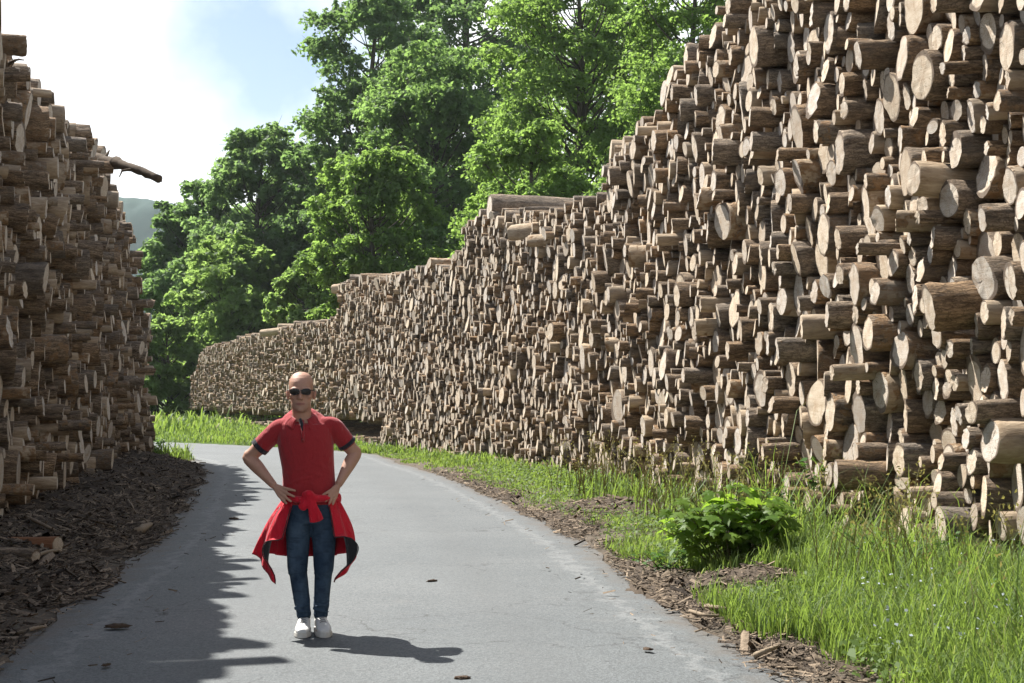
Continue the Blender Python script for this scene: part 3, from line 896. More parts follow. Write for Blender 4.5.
# ------------------------------------------------------------------ grass
GRASS = leaf_material('grass_blades', dry=(.34, .30, .15), dark=(.08, .138, .034), light=(.19, .262, .08), trans=.5, gloss=.55)
def right_base_x(y):
    return np.interp(y, RIGHT.C[:, 1], RIGHT.C[:, 0])
def blades(x, y, h, w, rg, bend, tone):
    n = len(x)
    z = ground_z(x, y) - .01
    z = z + np.where(litter_h(x, y) > .03, litter_h(x, y) * .8, 0)
    a = rg.random(n) * 2 * PI
    D = np.stack([np.cos(a), np.sin(a), np.zeros(n)], 1)
    S = np.stack([-np.sin(a + rg.normal(0, .6, n)), np.cos(a), np.zeros(n)], 1)
    P = np.stack([x, y, z], 1); up = np.array([0, 0, 1.0])
    H = h[:, None]; Bn = bend[:, None] * H; Wd = w[:, None] * .5
    p1 = P + up * H * .45 + D * Bn * .18
    p2 = P + up * H * .82 + D * Bn * .55
    p3 = P + up * H * (1.0 - .25 * bend[:, None] ** 2) + D * Bn * 1.05
    V = np.stack([P - S * Wd, P + S * Wd, p1 - S * Wd * .95, p1 + S * Wd * .95, p2 - S * Wd * .6, p2 + S * Wd * .6, p3], 1).reshape(-1, 3)
    o = (np.arange(n) * 7)[:, None]
    Q = np.vstack([o + np.array([[0, 1, 3, 2]]), o + np.array([[2, 3, 5, 4]])])
    T = o + np.array([[4, 5, 6]])
    return V, Q, T, np.stack([np.repeat(tone, 7), np.repeat((rg.random(n) < .07) * rg.random(n), 7), np.zeros(7 * n)], 1)
gr = MB()
rg = np.random.default_rng(51)
def sow(n, yr, f, hfun, wd, dens, bend=(.15, .8)):
    """f in 0..1 across the verge from the road's edge to the foot of the stack"""
    y = yr[0] * (yr[1] / yr[0]) ** rg.random(n)
    x0 = np.interp(y, RR[:, 1], RR[:, 0]); x1 = right_base_x(y) + .15
    u = f[0] + (f[1] - f[0]) * rg.random(n)
    x = x0 + (x1 - x0) * u
    p = dens(x, y, u)
    ok = rg.random(n) < p
    x, y, u = x[ok], y[ok], u[ok]
    m = len(x)
    h = hfun(x, y, u) * np.exp(rg.normal(0, .28, m))
    w = np.maximum(wd * (.7 + .6 * rg.random(m)), .0011 * y * .75)
    tone = np.clip(.45 + .35 * wob(x, y, 1.4, 2.0) + .28 * rg.standard_normal(m), 0, 1)
    V, Q, T, c = blades(x, y, h, w, rg, rg.uniform(bend[0], bend[1], m), tone)
    gr.add(V, Q, T); gr.C[-1] = c
def not_heap(x, y):
    h = litter_h(x, y)
    return np.clip(1 - (h - .03) / .05, .0, 1)
d1 = lambda x, y, u: sstep(.06, .22, u + .16 * wob(x, y, 1.1)) * (.35 + .65 * sstep(-.55, .1, wob(x, y, .8, 3.0))) * not_heap(x, y)
h1 = lambda x, y, u: (.10 + .05 * sstep(15, 10, y) + (.12 + .06 * sstep(15, 10, y)) * sstep(.2, .7, u) + .10 * sstep(11, 8, y)) * (1 - .35 * sstep(.75, 1.0, u) * sstep(15, 12, y))
sow(90000, (6.3, 16), (.05, 1.05), h1, .008, d1)
sow(30000, (16, 44), (.04, 1.05), lambda x, y, u: .06 + .12 * sstep(.3, .9, u), .010, lambda x, y, u: d1(x, y, u) * (.25 + .75 * sstep(-.3, .25, wob(x, y, 1.6, 4.0))))
sow(9000, (6.5, 24), (.45, 1.0), lambda x, y, u: np.where(y > 17, .6, 1) * (.36 + .22 * np.exp(-((x - 3.1) / .8) ** 2 - ((y - 14) / 2.5) ** 2)) + .2 * rg.random(len(x)), .009, lambda x, y, u: (sstep(.1, .6, wob(x, y, 1.7, 1.0)) * .9 + .12) * np.where(x / y > .30, .12, 1), (.3, 1.0))
# beyond the bend: the strip between the road and the foot of the far stack
def sow_far(n):
    s = rg.random(n)
    i = s * 1.0
    y = rg.uniform(43, 105, n)
    x0 = np.interp(y, RR[:, 1], RR[:, 0]); x1 = right_base_x(y) + .4
    x = np.where(y < 56, x0 + (x1 - x0) * rg.random(n), x1 - 16 * rg.random(n) ** 1.6)
    d, _ = road_dist(x, y)
    ok = (d > .15) & (x < x1)
    x, y = x[ok], y[ok]; m = len(x)
    V, Q, T, c = blades(x, y, .15 * np.exp(rg.normal(0, .35, m)), .036 * (.7 + .6 * rg.random(m)), rg, rg.uniform(.2, .8, m), np.clip(.3 + .3 * wob(x, y, .5) + .25 * rg.standard_normal(m), 0, 1))
    gr.add(V, Q, T); gr.C[-1] = c
sow_far(26000)
# under the trees beyond the road's bend and at the far foot of the left stack
n = 6000
y = rg.uniform(60, 118, n); x = rg.uniform(-60, -14, n); d, sd_ = road_dist(x, y); ok = (d > .2)
V, Q, T, c = blades(x[ok], y[ok], .45 * np.exp(rg.normal(0, .35, ok.sum())), np.full(ok.sum(), .11), rg, rg.uniform(.2, .8, ok.sum()), rg.random(ok.sum()))
gr.add(V, Q, T); gr.C[-1] = c
n = 500
y = rg.normal(38.8, .8, n); x = rg.normal(-8.9, .35, n)
d, sd_ = road_dist(x, y); ok = d > -.05
V, Q, T, c = blades(x[ok], y[ok], .26 * np.exp(rg.normal(0, .35, ok.sum())), np.full(ok.sum(), .035), rg, rg.uniform(.2, .8, ok.sum()), rg.random(ok.sum()))
gr.add(V, Q, T); gr.C[-1] = c
# low broad-leaved weeds between the blades
n = 26000
y = 6.4 * (30 / 6.4) ** rg.random(n); u = rg.uniform(.12, 1.0, n); x0 = np.interp(y, RR[:, 1], RR[:, 0]); x = x0 + (right_base_x(y) - x0) * u
ok = (rg.random(n) < sstep(-.2, .5, wob(x, y, 1.9, 5.0))) & (litter_h(x, y) < .04)
x, y = x[ok], y[ok]; m = len(x)
nr = np.stack([rg.normal(0, .4, m), rg.normal(0, .4, m) - .2, np.ones(m)], 1); nr /= np.linalg.norm(nr, axis=1)[:, None]
V, Q = quad_leaves(np.stack([x, y, ground_z(x, y) + .03 + .22 * rg.random(m) ** 1.3], 1), nr, np.maximum(.045 * np.exp(rg.normal(0, .3, m)), .0022 * y), .6, rg)
gr.add(V, Q); gr.C[-1] = np.stack([np.repeat(np.clip(.15 + .25 * rg.random(m), 0, 1), 4), np.zeros(4 * m), np.zeros(4 * m)], 1)
grass = gr.build('grass', GRASS, smooth=False)
tag(grass, 'bright green verge grass between the road and the log stacks', 'grass', kind='stuff')

# small pale flowers in the near grass
n = 420
y = rg.uniform(7.6, 12.5, n); x = rg.uniform(.24, .40, n) * y
ok = (road_dist(x, y)[0] > .5) & (x < right_base_x(y)) & (wob(x, y, 1.6, 2.2) > -.1); x, y = x[ok], y[ok]; m = len(x)
fm = MB()
V, Q = quad_leaves(np.stack([x, y, ground_z(x, y) + rg.uniform(.22, .42, m)], 1), np.tile([.1, -.5, .85], (m, 1)) + .3 * rg.standard_normal((m, 3)), rg.uniform(.014, .028, m), .8, rg)
fm.add(V, Q, col=(1, 1, 1))
fo_ = fm.build('wildflowers', leaf_material('pale_petals', (.34, .4, .46), (.45, .5, .55), .3, .6), smooth=False)
tag(fo_, 'tiny pale blue flowers scattered in the near verge grass', 'flowers', kind='stuff')

# pale seed stalks rising from the tall grass
st = MB()
n = 620
y = 7.2 * (26 / 7.2) ** rg.random(n); x1 = right_base_x(y); x0 = np.interp(y, RR[:, 1], RR[:, 0])
u = rg.uniform(.4, 1.0, n); x = x0 + (x1 - x0) * u
ok = (wob(x, y, 1.2, .6) > -.05) & ((x / y < .29) | (rg.random(n) < .25))
for px_, py_ in zip(x[ok], y[ok]):
    h = rg.uniform(.45, .95); b = rg.uniform(.1, .4) * h; a = rg.random() * 6.28
    z = float(ground_z(px_, py_)[0]); d = np.array([math.cos(a), math.sin(a), 0])
    p = [np.array([px_, py_, z]), np.array([px_, py_, z + h * .5]) + d * b * .2, np.array([px_, py_, z + h * .85]) + d * b * .6, np.array([px_, py_, z + h]) + d * b]
    r0 = max(.0022, .00035 * py_)
    st.tube(p, [r0, r0, r0 * .9, r0 * .5], 3, col=(.8, 0, 0))
    k = 7
    e = p[3] + rg.standard_normal((k, 3)) * [.03, .03, .06]
    V, Q = quad_leaves(e, np.tile([.3, -1, .2], (k, 1)) + rg.standard_normal((k, 3)) * .4, np.full(k, .035), .3, rg)
    st.add(V, Q, col=(.9, 0, 0))
stalks = st.build('seeding_grass', leaf_material('grass_seed_heads', (.12, .14, .04), (.27, .24, .11), .35, .6), smooth=False)
tag(stalks, 'thin pale seeding grass stalks in front of the right stack', 'grass', kind='stuff')
# ------------------------------------------------------------------ the man on the road
PM = gp(312, 636)
person = tag(empty('person', (PM.x, PM.y, .016), math.radians(6)), 'man with shaved head, red polo shirt and jeans standing on the road, hands on hips', 'person')

def ring_loft(bm, rings, close=True):
    """rings: list of lists of points, same count each"""
    vs = [[bm.verts.new(p) for p in r] for r in rings]
    n = len(rings[0])
    for a, b in zip(vs[:-1], vs[1:]):
        for j in range(n):
            bm.faces.new((a[j], a[(j + 1) % n], b[(j + 1) % n], b[j]))
    if close:
        bm.faces.new(list(reversed(vs[0]))); bm.faces.new(vs[-1])

def ell(c, rx, ry, n=24, p=2.0, ya=None, tilt=(0, 0)):
    """horizontal (super)ellipse; rx half width, ry half depth"""
    out = []
    for k in range(n):
        a = 2 * PI * k / n
        ca, sa = math.cos(a), math.sin(a)
        x = rx * math.copysign(abs(ca) ** (2 / p), ca); y = ry * math.copysign(abs(sa) ** (2 / p), sa)
        out.append((c[0] + x, c[1] + y, c[2] + tilt[0] * x + tilt[1] * y))
    return out

def limb(bm, pts, n=16, sub=5):
    """pts: (x, y, z, r_a, r_b): an oval tube through the joints, with round ends"""
    P = np.array([p[:3] for p in pts], float); R = np.array([p[3:5] if len(p) > 4 else (p[3], p[3]) for p in pts], float)
    C, q = smooth_poly(np.hstack([P, R]), max(6, sub * len(pts)))
    T = np.gradient(C[:, :3], axis=0); T /= np.linalg.norm(T, axis=1)[:, None]
    rings = []
    prevA = None
    for i in range(len(C)):
        tv = T[i]
        ref = np.array([0, -1.0, 0]) if abs(tv[1]) < .85 else np.array([0, 0, 1.0])
        A = np.cross(tv, ref); A /= np.linalg.norm(A)
        if prevA is not None and A.dot(prevA) < 0: A = -A
        prevA = A
        B = np.cross(A, tv)
        for_end = [(1.0, 0)]
        ra, rb = C[i, 3], C[i, 4]
        def ring(c, k): return [tuple(c + k * (ra * math.cos(2 * PI * j / n) * A + rb * math.sin(2 * PI * j / n) * B)) for j in range(n)]
        if i == 0:
            for k, o in ((.35, .9), (.75, .6)): rings.append(ring(C[i, :3] - tv * min(ra, rb) * o, k))
        rings.append(ring(C[i, :3], 1))
        if i == len(C) - 1:
            for k, o in ((.75, .6), (.35, .9)): rings.append(ring(C[i, :3] + tv * min(ra, rb) * o, k))
    ring_loft(bm, rings)

def blob(bm, c, r, rot=None, seg=16):
    M = Matrix.Translation(c) @ (rot.to_matrix().to_4x4() if rot is not None else Matrix()) @ Matrix.Diagonal((*r, 1))
    bmesh.ops.create_uvsphere(bm, u_segments=seg, v_segments=seg // 2 + 2, radius=1, matrix=M)

def fuse(bm, name, voxel, smooth_it, mats, parent, sm=.5):
    """one continuous skin over all the pieces"""
    me = bpy.data.meshes.new(name); bm.normal_update(); bm.to_mesh(me); bm.free()
    o = bpy.data.objects.new(name, me); COL.objects.link(o)
    r = o.modifiers.new('r', 'REMESH'); r.mode = 'VOXEL'; r.voxel_size = voxel
    s = o.modifiers.new('s', 'SMOOTH'); s.factor = sm; s.iterations = smooth_it
    dg = bpy.context.evaluated_depsgraph_get(); dg.update()
    m2 = bpy.data.meshes.new_from_object(o.evaluated_get(dg))
    bpy.data.objects.remove(o); bpy.data.meshes.remove(me)
    m2.name = name; m2.materials.clear()
    return link(name, m2, mats, parent)

# ---- body: head, neck, torso, arms, hands and legs in one skin
HC = Vector((-.083, -.014, 1.502))       # under the chin
HS = 1.04
bm = bmesh.new()
secs = [  # z, half width, front, back, roundness
    (.000, .026, -.062, -.020, 2.0), (.010, .044, -.084, .004, 2.1), (.028, .0575, -.092, .030, 2.3), (.052, .0640, -.0925, .055, 2.4),
    (.080, .067, -.091, .078, 2.3), (.108, .0705, -.090, .092, 2.3), (.130, .0725, -.0865, .099, 2.3), (.150, .0765, -.0935, .103, 2.3),
    (.172, .0785, -.0935, .106, 2.2), (.198, .078, -.086, .104, 2.1), (.222, .0715, -.070, .095, 2.0), (.243, .058, -.047, .075, 2.0), (.256, .040, -.022, .052, 2.0), (.263, .018, .000, .028, 2.0)]
def hp(x, y, z): return Vector((HC.x + x * HS * 1.10, HC.y + y * HS, HC.z + z * HS))
ring_loft(bm, [ell(hp(0, (f + b) / 2, z), w * HS, (b - f) / 2 * HS, 28, p) for z, w, f, b, p in secs])
# nose, brow, lips, chin, cheekbones, ears
limb(bm, [(*hp(0, -.088, .140), .010, .010), (*hp(0, -.099, .118), .0115, .011), (*hp(0, -.113, .092), .0135, .013)], 10, 3)
for s in (-1, 1):
    blob(bm, hp(.0125 * s, -.100, .089), (.010, .013, .009))
    limb(bm, [(*hp(.012 * s, -.092, .150), .009, .009), (*hp(.040 * s, -.088, .153), .009, .009), (*hp(.060 * s, -.070, .147), .007, .007)], 8, 3)
    blob(bm, hp(.044 * s, -.068, .104), (.024, .020, .020))
    blob(bm, hp(.0775 * s, .012, .112), (.009, .021, .033))
    blob(bm, hp(.084 * s, .020, .122), (.007, .018, .024))
limb(bm, [(*hp(-.026, -.086, .057), .004, .005), (*hp(0, -.0945, .0585), .005, .0055), (*hp(.026, -.086, .057), .004, .005)], 8, 3)
limb(bm, [(*hp(-.022, -.086, .047), .004, .005), (*hp(0, -.0935, .0475), .005, .006), (*hp(.022, -.086, .047), .004, .005)], 8, 3)
blob(bm, hp(0, -.083, .016), (.022, .014, .014))
# neck and torso
NB = Vector((-.072, .025, 1.40))
limb(bm, [(NB.x, .03, 1.38, .072, .062), (-.076, .022, 1.46, .067, .066), (-.081, .018, 1.53, .065, .066), (-.083, .02, 1.60, .060, .064)], 20)
tor = [(.80, -.012, .145, .095), (.88, -.012, .162, .108), (.96, -.02, .160, .105), (1.05, -.028, .158, .105), (1.15, -.036, .160, .112), (1.25, -.048, .168, .118), (1.34, -.054, .172, .112), (1.39, -.056, .160, .092), (1.43, -.06, .13, .074), (1.46, -.066, .09, .06)]
ring_loft(bm, [ell((cx, .02, z), rx, ry, 28, 2.3) for z, cx, rx, ry in tor])
SHL, SHR = (-.236, .03, 1.386), (.140, .03, 1.398)
ELL, ELR = (-.437, .085, 1.190), (.283, .085, 1.216)
WRL, WRR = (-.262, -.055, 1.010), (.176, -.055, 1.012)
for S, E, Wr, sx in ((SHL, ELL, WRL, -1), (SHR, ELR, WRR, 1)):
    S, E, Wr = Vector(S), Vector(E), Vector(Wr)
    up = (S + E) / 2; fo = E.lerp(Wr, .3)
    limb(bm, [(S.x - .05 * sx, S.y, S.z + .002, .056, .056), (*S, .056, .058), (*up, .054, .058), (*E.lerp(S, .15), .046, .049)], 16, 5)
    limb(bm, [(*E.lerp(S, .12), .046, .047), (*(E + Vector((sx * .004, .006, 0))), .044, .045), (*fo, .046, .049), (*E.lerp(Wr, .65), .036, .040), (*Wr, .026, .034)], 16, 5)
# hands: palm on the hip, fingers spread forward over it, thumb behind
def hand(bm, Wr, sx, fingers, thumb, knuck):
    Wr = Vector(Wr)
    kc = sum((Vector(k) for k in knuck), Vector()) / 4
    for k in knuck:          # the palm: four bones fanning from the wrist
        k = Vector(k)
        limb(bm, [(*Wr.lerp(k, -.05), .016, .018), (*Wr.lerp(k, .5), .0145, .016), (*k, .0115, .0125)], 10, 3)
    for k, (m, t_) in zip(knuck, fingers):
        k, m, t_ = Vector(k), Vector(m), Vector(t_)
        limb(bm, [(*k, .0115, .0115), (*m, .0105, .0105), (*m.lerp(t_, .55) , .0095, .0095), (*t_, .0078, .0078)], 10, 4)
    a, b, c = (Vector(v) for v in thumb)
    limb(bm, [(*a, .016, .015), (*b, .0125, .012), (*c, .0088, .009)], 10, 4)
hand(bm, WRL, -1,
     knuck=[(-.192, -.098, .992), (-.199, -.102, .973), (-.209, -.104, .955), (-.222, -.100, .940)],
     fingers=[((-.152, -.128, .984), (-.112, -.142, .976)), ((-.160, -.134, .955), (-.118, -.150, .938)), ((-.175, -.134, .931), (-.140, -.150, .905)), ((-.196, -.126, .916), (-.170, -.140, .892))],
     thumb=[(-.252, -.03, 1.0), (-.232, .01, .985), (-.215, .045, .975)])
hand(bm, WRR, 1,
     knuck=[(.128, -.098, .978), (.137, -.104, .962), (.148, -.104, .948), (.160, -.098, .936)],
     fingers=[((.100, -.128, .962), (.072, -.142, .946)), ((.112, -.136, .936), (.092, -.148, .904)), ((.129, -.134, .920), (.114, -.146, .886)), ((.148, -.122, .910), (.138, -.134, .882))],
     thumb=[(.172, -.03, 1.0), (.158, .01, .985), (.145, .045, .975)])
# legs inside the jeans, feet inside the shoes
HPL, KNL, ANL = (-.098, .02, .80), (-.100, .01, .44), (-.056, .045, .115)
HPR, KNR, ANR = (.078, .02, .80), (.076, .012, .44), (.056, .05, .115)
for H_, K_, A_ in ((HPL, KNL, ANL), (HPR, KNR, ANR)):
    limb(bm, [(*H_, .074, .076), (*Vector(H_).lerp(Vector(K_), .5), .062, .066), (*K_, .048, .052), (*Vector(K_).lerp(Vector(A_), .3), .046, .052), (*A_, .034, .036)], 16, 5)
    limb(bm, [(A_[0], A_[1], .1, .034, .036), (A_[0], A_[1] - .02, .05, .03, .03), (A_[0], A_[1] - .15, .035, .03, .02)], 12, 4)
t = NT('skin')
v = t.sep(t.attr())
n = t.noise(t.coord(), 60, 4, .6); n2 = t.noise(t.coord(), 14, 5, .7)
c = t.mix(n2, (.33, .165, .108), (.50, .295, .21))
c = t.mix(v[0], c, (.42, .17, .135))                     # lips, knuckles; ears reddened as if lit from behind
c = t.mix(v[1], c, (.24, .15, .115))                    # shaved beard
c = t.mix(t.math('MULTIPLY', v[2], .75), c, (.10, .035, .03))     # the line of the mouth
skin = t.done(t.bsdf(c, .58, t.bump(n, .3, .006), spec=.3, **{'Subsurface Weight': .06, 'Subsurface Scale': .02}))
body = fuse(bm, 'body', .0048, 3, skin, person, .45)
# skin tints: lips, beard shadow, mouth line; backlit red painted into the ears
co = np.empty(len(body.data.vertices) * 3, np.float32); body.data.vertices.foreach_get('co', co); co = co.reshape(-1, 3)
hx_, hy_, hz_ = ((co[:, 0] - HC.x) / HS / 1.10, (co[:, 1] - HC.y) / HS, (co[:, 2] - HC.z) / HS)
mline = np.exp(-((hx_ / .027) ** 6 + ((hz_ - .0530) / .0042) ** 2)) * (hy_ < -.08)
lip = np.exp(-((hx_ / .024) ** 4 + ((hz_ - .053) / .0095) ** 4)) * (hy_ < -.08)
ear = np.exp(-(((hz_ - .115) / .04) ** 4)) * sstep(.076, .084, np.abs(hx_)) * (hz_ > .05) * (np.abs(hx_) < .12)
beard = sstep(.075, .05, hz_) * sstep(-.005, .006, hz_) * (hy_ < .02) * .35 * (1 - lip)
arr = np.zeros((len(co), 4), np.float32); arr[:, 0] = np.clip(lip * .8 + ear * .55, 0, 1); arr[:, 1] = beard; arr[:, 2] = mline; arr[:, 3] = 1
body.data.color_attributes.new('tint', 'FLOAT_COLOR', 'POINT').data.foreach_set('color', arr.ravel())

# short grey stubble at the sides of the head is left to the skin; sunglasses
black = NT('black_plastic'); black = black.done(black.bsdf((.012, .012, .013), .25, spec=.5))
lens = NT('dark_lens'); lens = lens.done(lens.bsdf((.012, .010, .008), .2, spec=.25))
sg = MB()
def ring_path(c, rx, rz, yb, n=20, p=2.8):
    out = []
    for k in range(n + 1):
        a = 2 * PI * k / n; ca, sa = math.cos(a), math.sin(a)
        x = rx * math.copysign(abs(ca) ** (2 / p), ca); z = rz * math.copysign(abs(sa) ** (2 / p), sa)
        out.append(hp(c + x, yb + abs(c + x) * .16, .132 + z * (1 - .12 * (ca * math.copysign(1, c) < 0))))
    return out
lens_m = MB()
for s in (-1, 1):
    rp = ring_path(.033 * s, .027, .0195, -.1105)
    sg.tube(rp, [.0026] * len(rp), 6)
    pts = [np.array(q) for q in rp[:-1]]; cen = sum(pts) / len(pts) + np.array([0, -.003, 0])
    k = len(pts)
    lens_m.add(np.vstack([pts, [cen], np.array(pts) + [0, .003, 0]]), None, np.array([(j, (j + 1) % k, k) for j in range(k)] + [((j + 1) % k + k + 1, j + k + 1, k) for j in range(k)]))
    sg.tube([hp(.060 * s, -.100, .142), hp(.0745 * s, -.083, .142), hp(.0815 * s, -.03, .138), hp(.0825 * s, .018, .134), hp(.081 * s, .035, .118)], [.0035, .0035, .003, .003, .002], 6)
sg.tube([hp(-.009, -.108, .141), hp(0, -.1125, .1425), hp(.009, -.108, .141)], [.003, .0028, .003], 6)
glasses = sg.build('sunglasses', black, person)
lens_m.build('lens', lens, glasses)

# ---- polo shirt
def cloth_mat(name, a, b, wr=14, fine=420, sheen=.2, bumpd=.02, rough=.85):
    t = NT(name); co = t.coord()
    n = t.noise(t.mapping(co, (1, 1, .45)), wr, 4, .55, 1.0); f = t.noise(co, fine, 2, .6)
    c = t.mix(t.math('MULTIPLY_ADD', t.noise(co, 90, 3, .8), .6, t.math('MULTIPLY_ADD', f, .6, -.1)), a, b)
    return t.done(t.bsdf(c, rough, t.bump(f, .25, .002, t.bump(n, .9, bumpd)), spec=.15, **{'Sheen Weight': sheen}))
RED = cloth_mat('red_pique', (.15, .009, .014), (.44, .034, .038), 11, 420, .2, .022)
TRIM = cloth_mat('dark_navy_rib', (.012, .012, .018), (.03, .03, .04), 30)
JACK = cloth_mat('bright_red_softshell', (.46, .007, .020), (.60, .015, .034), 13, 300, .1, .035, .7)
LIN = cloth_mat('black_lining', (.012, .012, .013), (.03, .03, .032), 16)
DEN = None
t = NT('dark_denim'); co_ = t.coord()
n = t.noise(t.mapping(co_, (1, 1, .6)), 5, 4, .6); f = t.noise(t.mapping(co_, (1, 1, .25)), 380, 2, .7); w_ = t.noise(t.mapping(co_, (.8, 1, 2.2)), 16, 4, .55, .8)
c = t.mix(f, (.010, .021, .040), (.034, .060, .100)); c = t.mix(t.ramp(n, [(.42, 0.0), (.66, .8)]), c, (.075, .115, .165)); c = t.mix(t.ramp(w_, [(.3, .5), (.48, 0.0)]), c, (.008, .014, .026))
DEN = t.done(t.bsdf(c, .9, t.bump(f, .3, .002, t.bump(w_, .6, .02)), spec=.15))

bm = bmesh.new()
sh_ = [(.875, -.012, .182, .126), (.93, -.018, .184, .128), (.99, -.024, .182, .127), (1.05, -.028, .178, .124), (1.12, -.033, .178, .124), (1.2, -.043, .184, .128), (1.27, -.05, .190, .130), (1.33, -.055, .190, .126), (1.385, -.057, .182, .110), (1.425, -.06, .176, .094), (1.462, -.066, .140, .082), (1.482, -.072, .098, .074), (1.492, -.074, .072, .068)]
ring_loft(bm, [ell((cx, .02, z), rx, ry, 32, 2.3, tilt=(0, .75 * float(sstep(1.41, 1.49, z)))) for z, cx, rx, ry in sh_])
for S, E, sx in ((SHL, ELL, -1), (SHR, ELR, 1)):
    S, E = Vector(S), Vector(E)
    limb(bm, [(S.x - .08 * sx, S.y - .005, S.z + .004, .066, .066), (S.x - .01 * sx, S.y, S.z + .002, .067, .068), (*S.lerp(E, .25), .065, .068), (*S.lerp(E, .50), .064, .066), (*S.lerp(E, .58), .064, .066)], 20, 6)
for k in range(7):       # soft folds pulled across the belly
    z = 1.00 + .035 * k; s = (-1) ** k
    limb(bm, [(-.03 + s * .14, -.065, z - .02, .006, .006), (-.03 + s * .06, -.098, z + .01, .008, .007), (-.03 - s * .02, -.104, z + .03, .004, .004)], 8, 3)
shirt = fuse(bm, 'polo_shirt', .0065, 4, RED, person)
# sleeve bands, collar, placket, buttons
for S, E in ((SHL, ELL), (SHR, ELR)):
    S, E = Vector(S), Vector(E)
    d = (E - S).normalized()
    c0, c1 = S.lerp(E, .55), S.lerp(E, .665)
    bmb = bmesh.new()
    A = d.cross(Vector((0, -1, 0))).normalized(); B = A.cross(d)
    def rg_(c, r1, r2): return [tuple(c + A * r1 * math.cos(2 * PI * j / 24) + B * r2 * math.sin(2 * PI * j / 24)) for j in range(24)]
    ring_loft(bmb, [rg_(c0, .060, .062), rg_(c0, .0665, .0685), rg_(c0.lerp(c1, .5), .067, .069), rg_(c1, .0665, .0685), rg_(c1, .060, .062), rg_(c0.lerp(c1, .3), .057, .059)], True)
    me = bpy.data.meshes.new('sleeve_band'); bmb.to_mesh(me); bmb.free()
    link('sleeve_band', me, TRIM, shirt)
def sheet(name, P, thick, mats, parent, back_mat=None, red_back=False):
    """P (n, m, 3): a cloth sheet with thickness"""
    P = np.asarray(P, float); n, m = P.shape[:2]
    du = np.gradient(P, axis=0); dv = np.gradient(P, axis=1)
    N = np.cross(du, dv); N /= np.linalg.norm(N, axis=2)[..., None] + 1e-9
    F = P + N * thick / 2; Bk = P - N * thick / 2
    V = np.vstack([F.reshape(-1, 3), Bk.reshape(-1, 3)]); k = n * m
    I = (np.arange(n - 1)[:, None] * m + np.arange(m - 1)[None]).ravel()
    Q1 = np.stack([I, I + m, I + m + 1, I + 1], 1); Q2 = Q1[:, ::-1] + k
    border = list(range(0, m)) + [i * m + m - 1 for i in range(1, n)] + [(n - 1) * m + j for j in range(m - 2, -1, -1)] + [i * m for i in range(n - 2, 0, -1)]
    b = np.array(border); b2 = np.roll(b, -1)
    Q3 = np.stack([b, b2, b2 + k, b + k], 1)
    mi = np.r_[np.zeros(len(Q1), int), np.full(len(Q2), 1 if back_mat else 0), np.zeros(len(Q3), int)]
    if back_mat and red_back:
        qi = I // m; mi[len(Q1):2 * len(Q1)] = np.where(np.abs(qi - n / 2) < n * .3, 0, 1)
    return link(name, np_mesh(name, V, [Q1, Q2, Q3], mat_idx=mi), [mats] + ([back_mat] if back_mat else []), parent)
# collar: a stand round the neck folded down into a fall with two points
us = np.linspace(-1, 1, 41); vs_ = np.linspace(0, 1, 9)
P = np.empty((41, 9, 3))
for i, u_ in enumerate(us):
    a = u_ * (PI - .44)                       # 0 at the nape
    sa, ca = math.sin(a), math.cos(a)
    drop = .040 * max(0, abs(u_) - .35) / .65
    fall = .048 + .026 * sstep(.6, 1.0, abs(u_))
    for j, v_ in enumerate(vs_):
        top = np.array([-.076 + .072 * sa, .022 + .071 * ca, 1.516 - drop * 1.5])
        if v_ < .3:
            k = v_ / .3
            p = np.array([-.076 + .069 * sa, .022 + .068 * ca, 1.470 - drop * 1.6 + (.046 + .1 * drop) * k])
        else:
            k = (v_ - .3) / .7
            p = top + np.array([sa * (.012 + .042 * k), ca * (.010 + .030 * k) - (.012 * k if abs(u_) > .7 else 0), .004 * math.sin(k * PI) - fall * k])
        P[i, j] = p
sheet('collar', P, .004, RED, shirt)
pl = [(-.070, -.060, 1.445), (-.067, -.088, 1.400), (-.064, -.106, 1.355), (-.062, -.1135, 1.30)]
plk = MB(); plk.tube([Vector(p) for p in pl], [.011, .013, .012, .010], 10, None); pk = plk.build('placket', RED, shirt)
dk = MB(); dk.tube([Vector((-.086, -.062, 1.455)), Vector((-.074, -.086, 1.422)), Vector((-.067, -.105, 1.375))], [.010, .012, .006], 10); dk.build('placket_facing', TRIM, shirt)
pale = NT('pale_button'); pale = pale.done(pale.bsdf((.25, .06, .06), .3))
for z, y in ((1.362, -.112), (1.318, -.1215)):
    bmb = bmesh.new(); blob(bmb, (-.064, y, z), (.0055, .003, .0055)); me = bpy.data.meshes.new('button'); bmb.to_mesh(me); bmb.free(); link('button', me, pale, shirt)

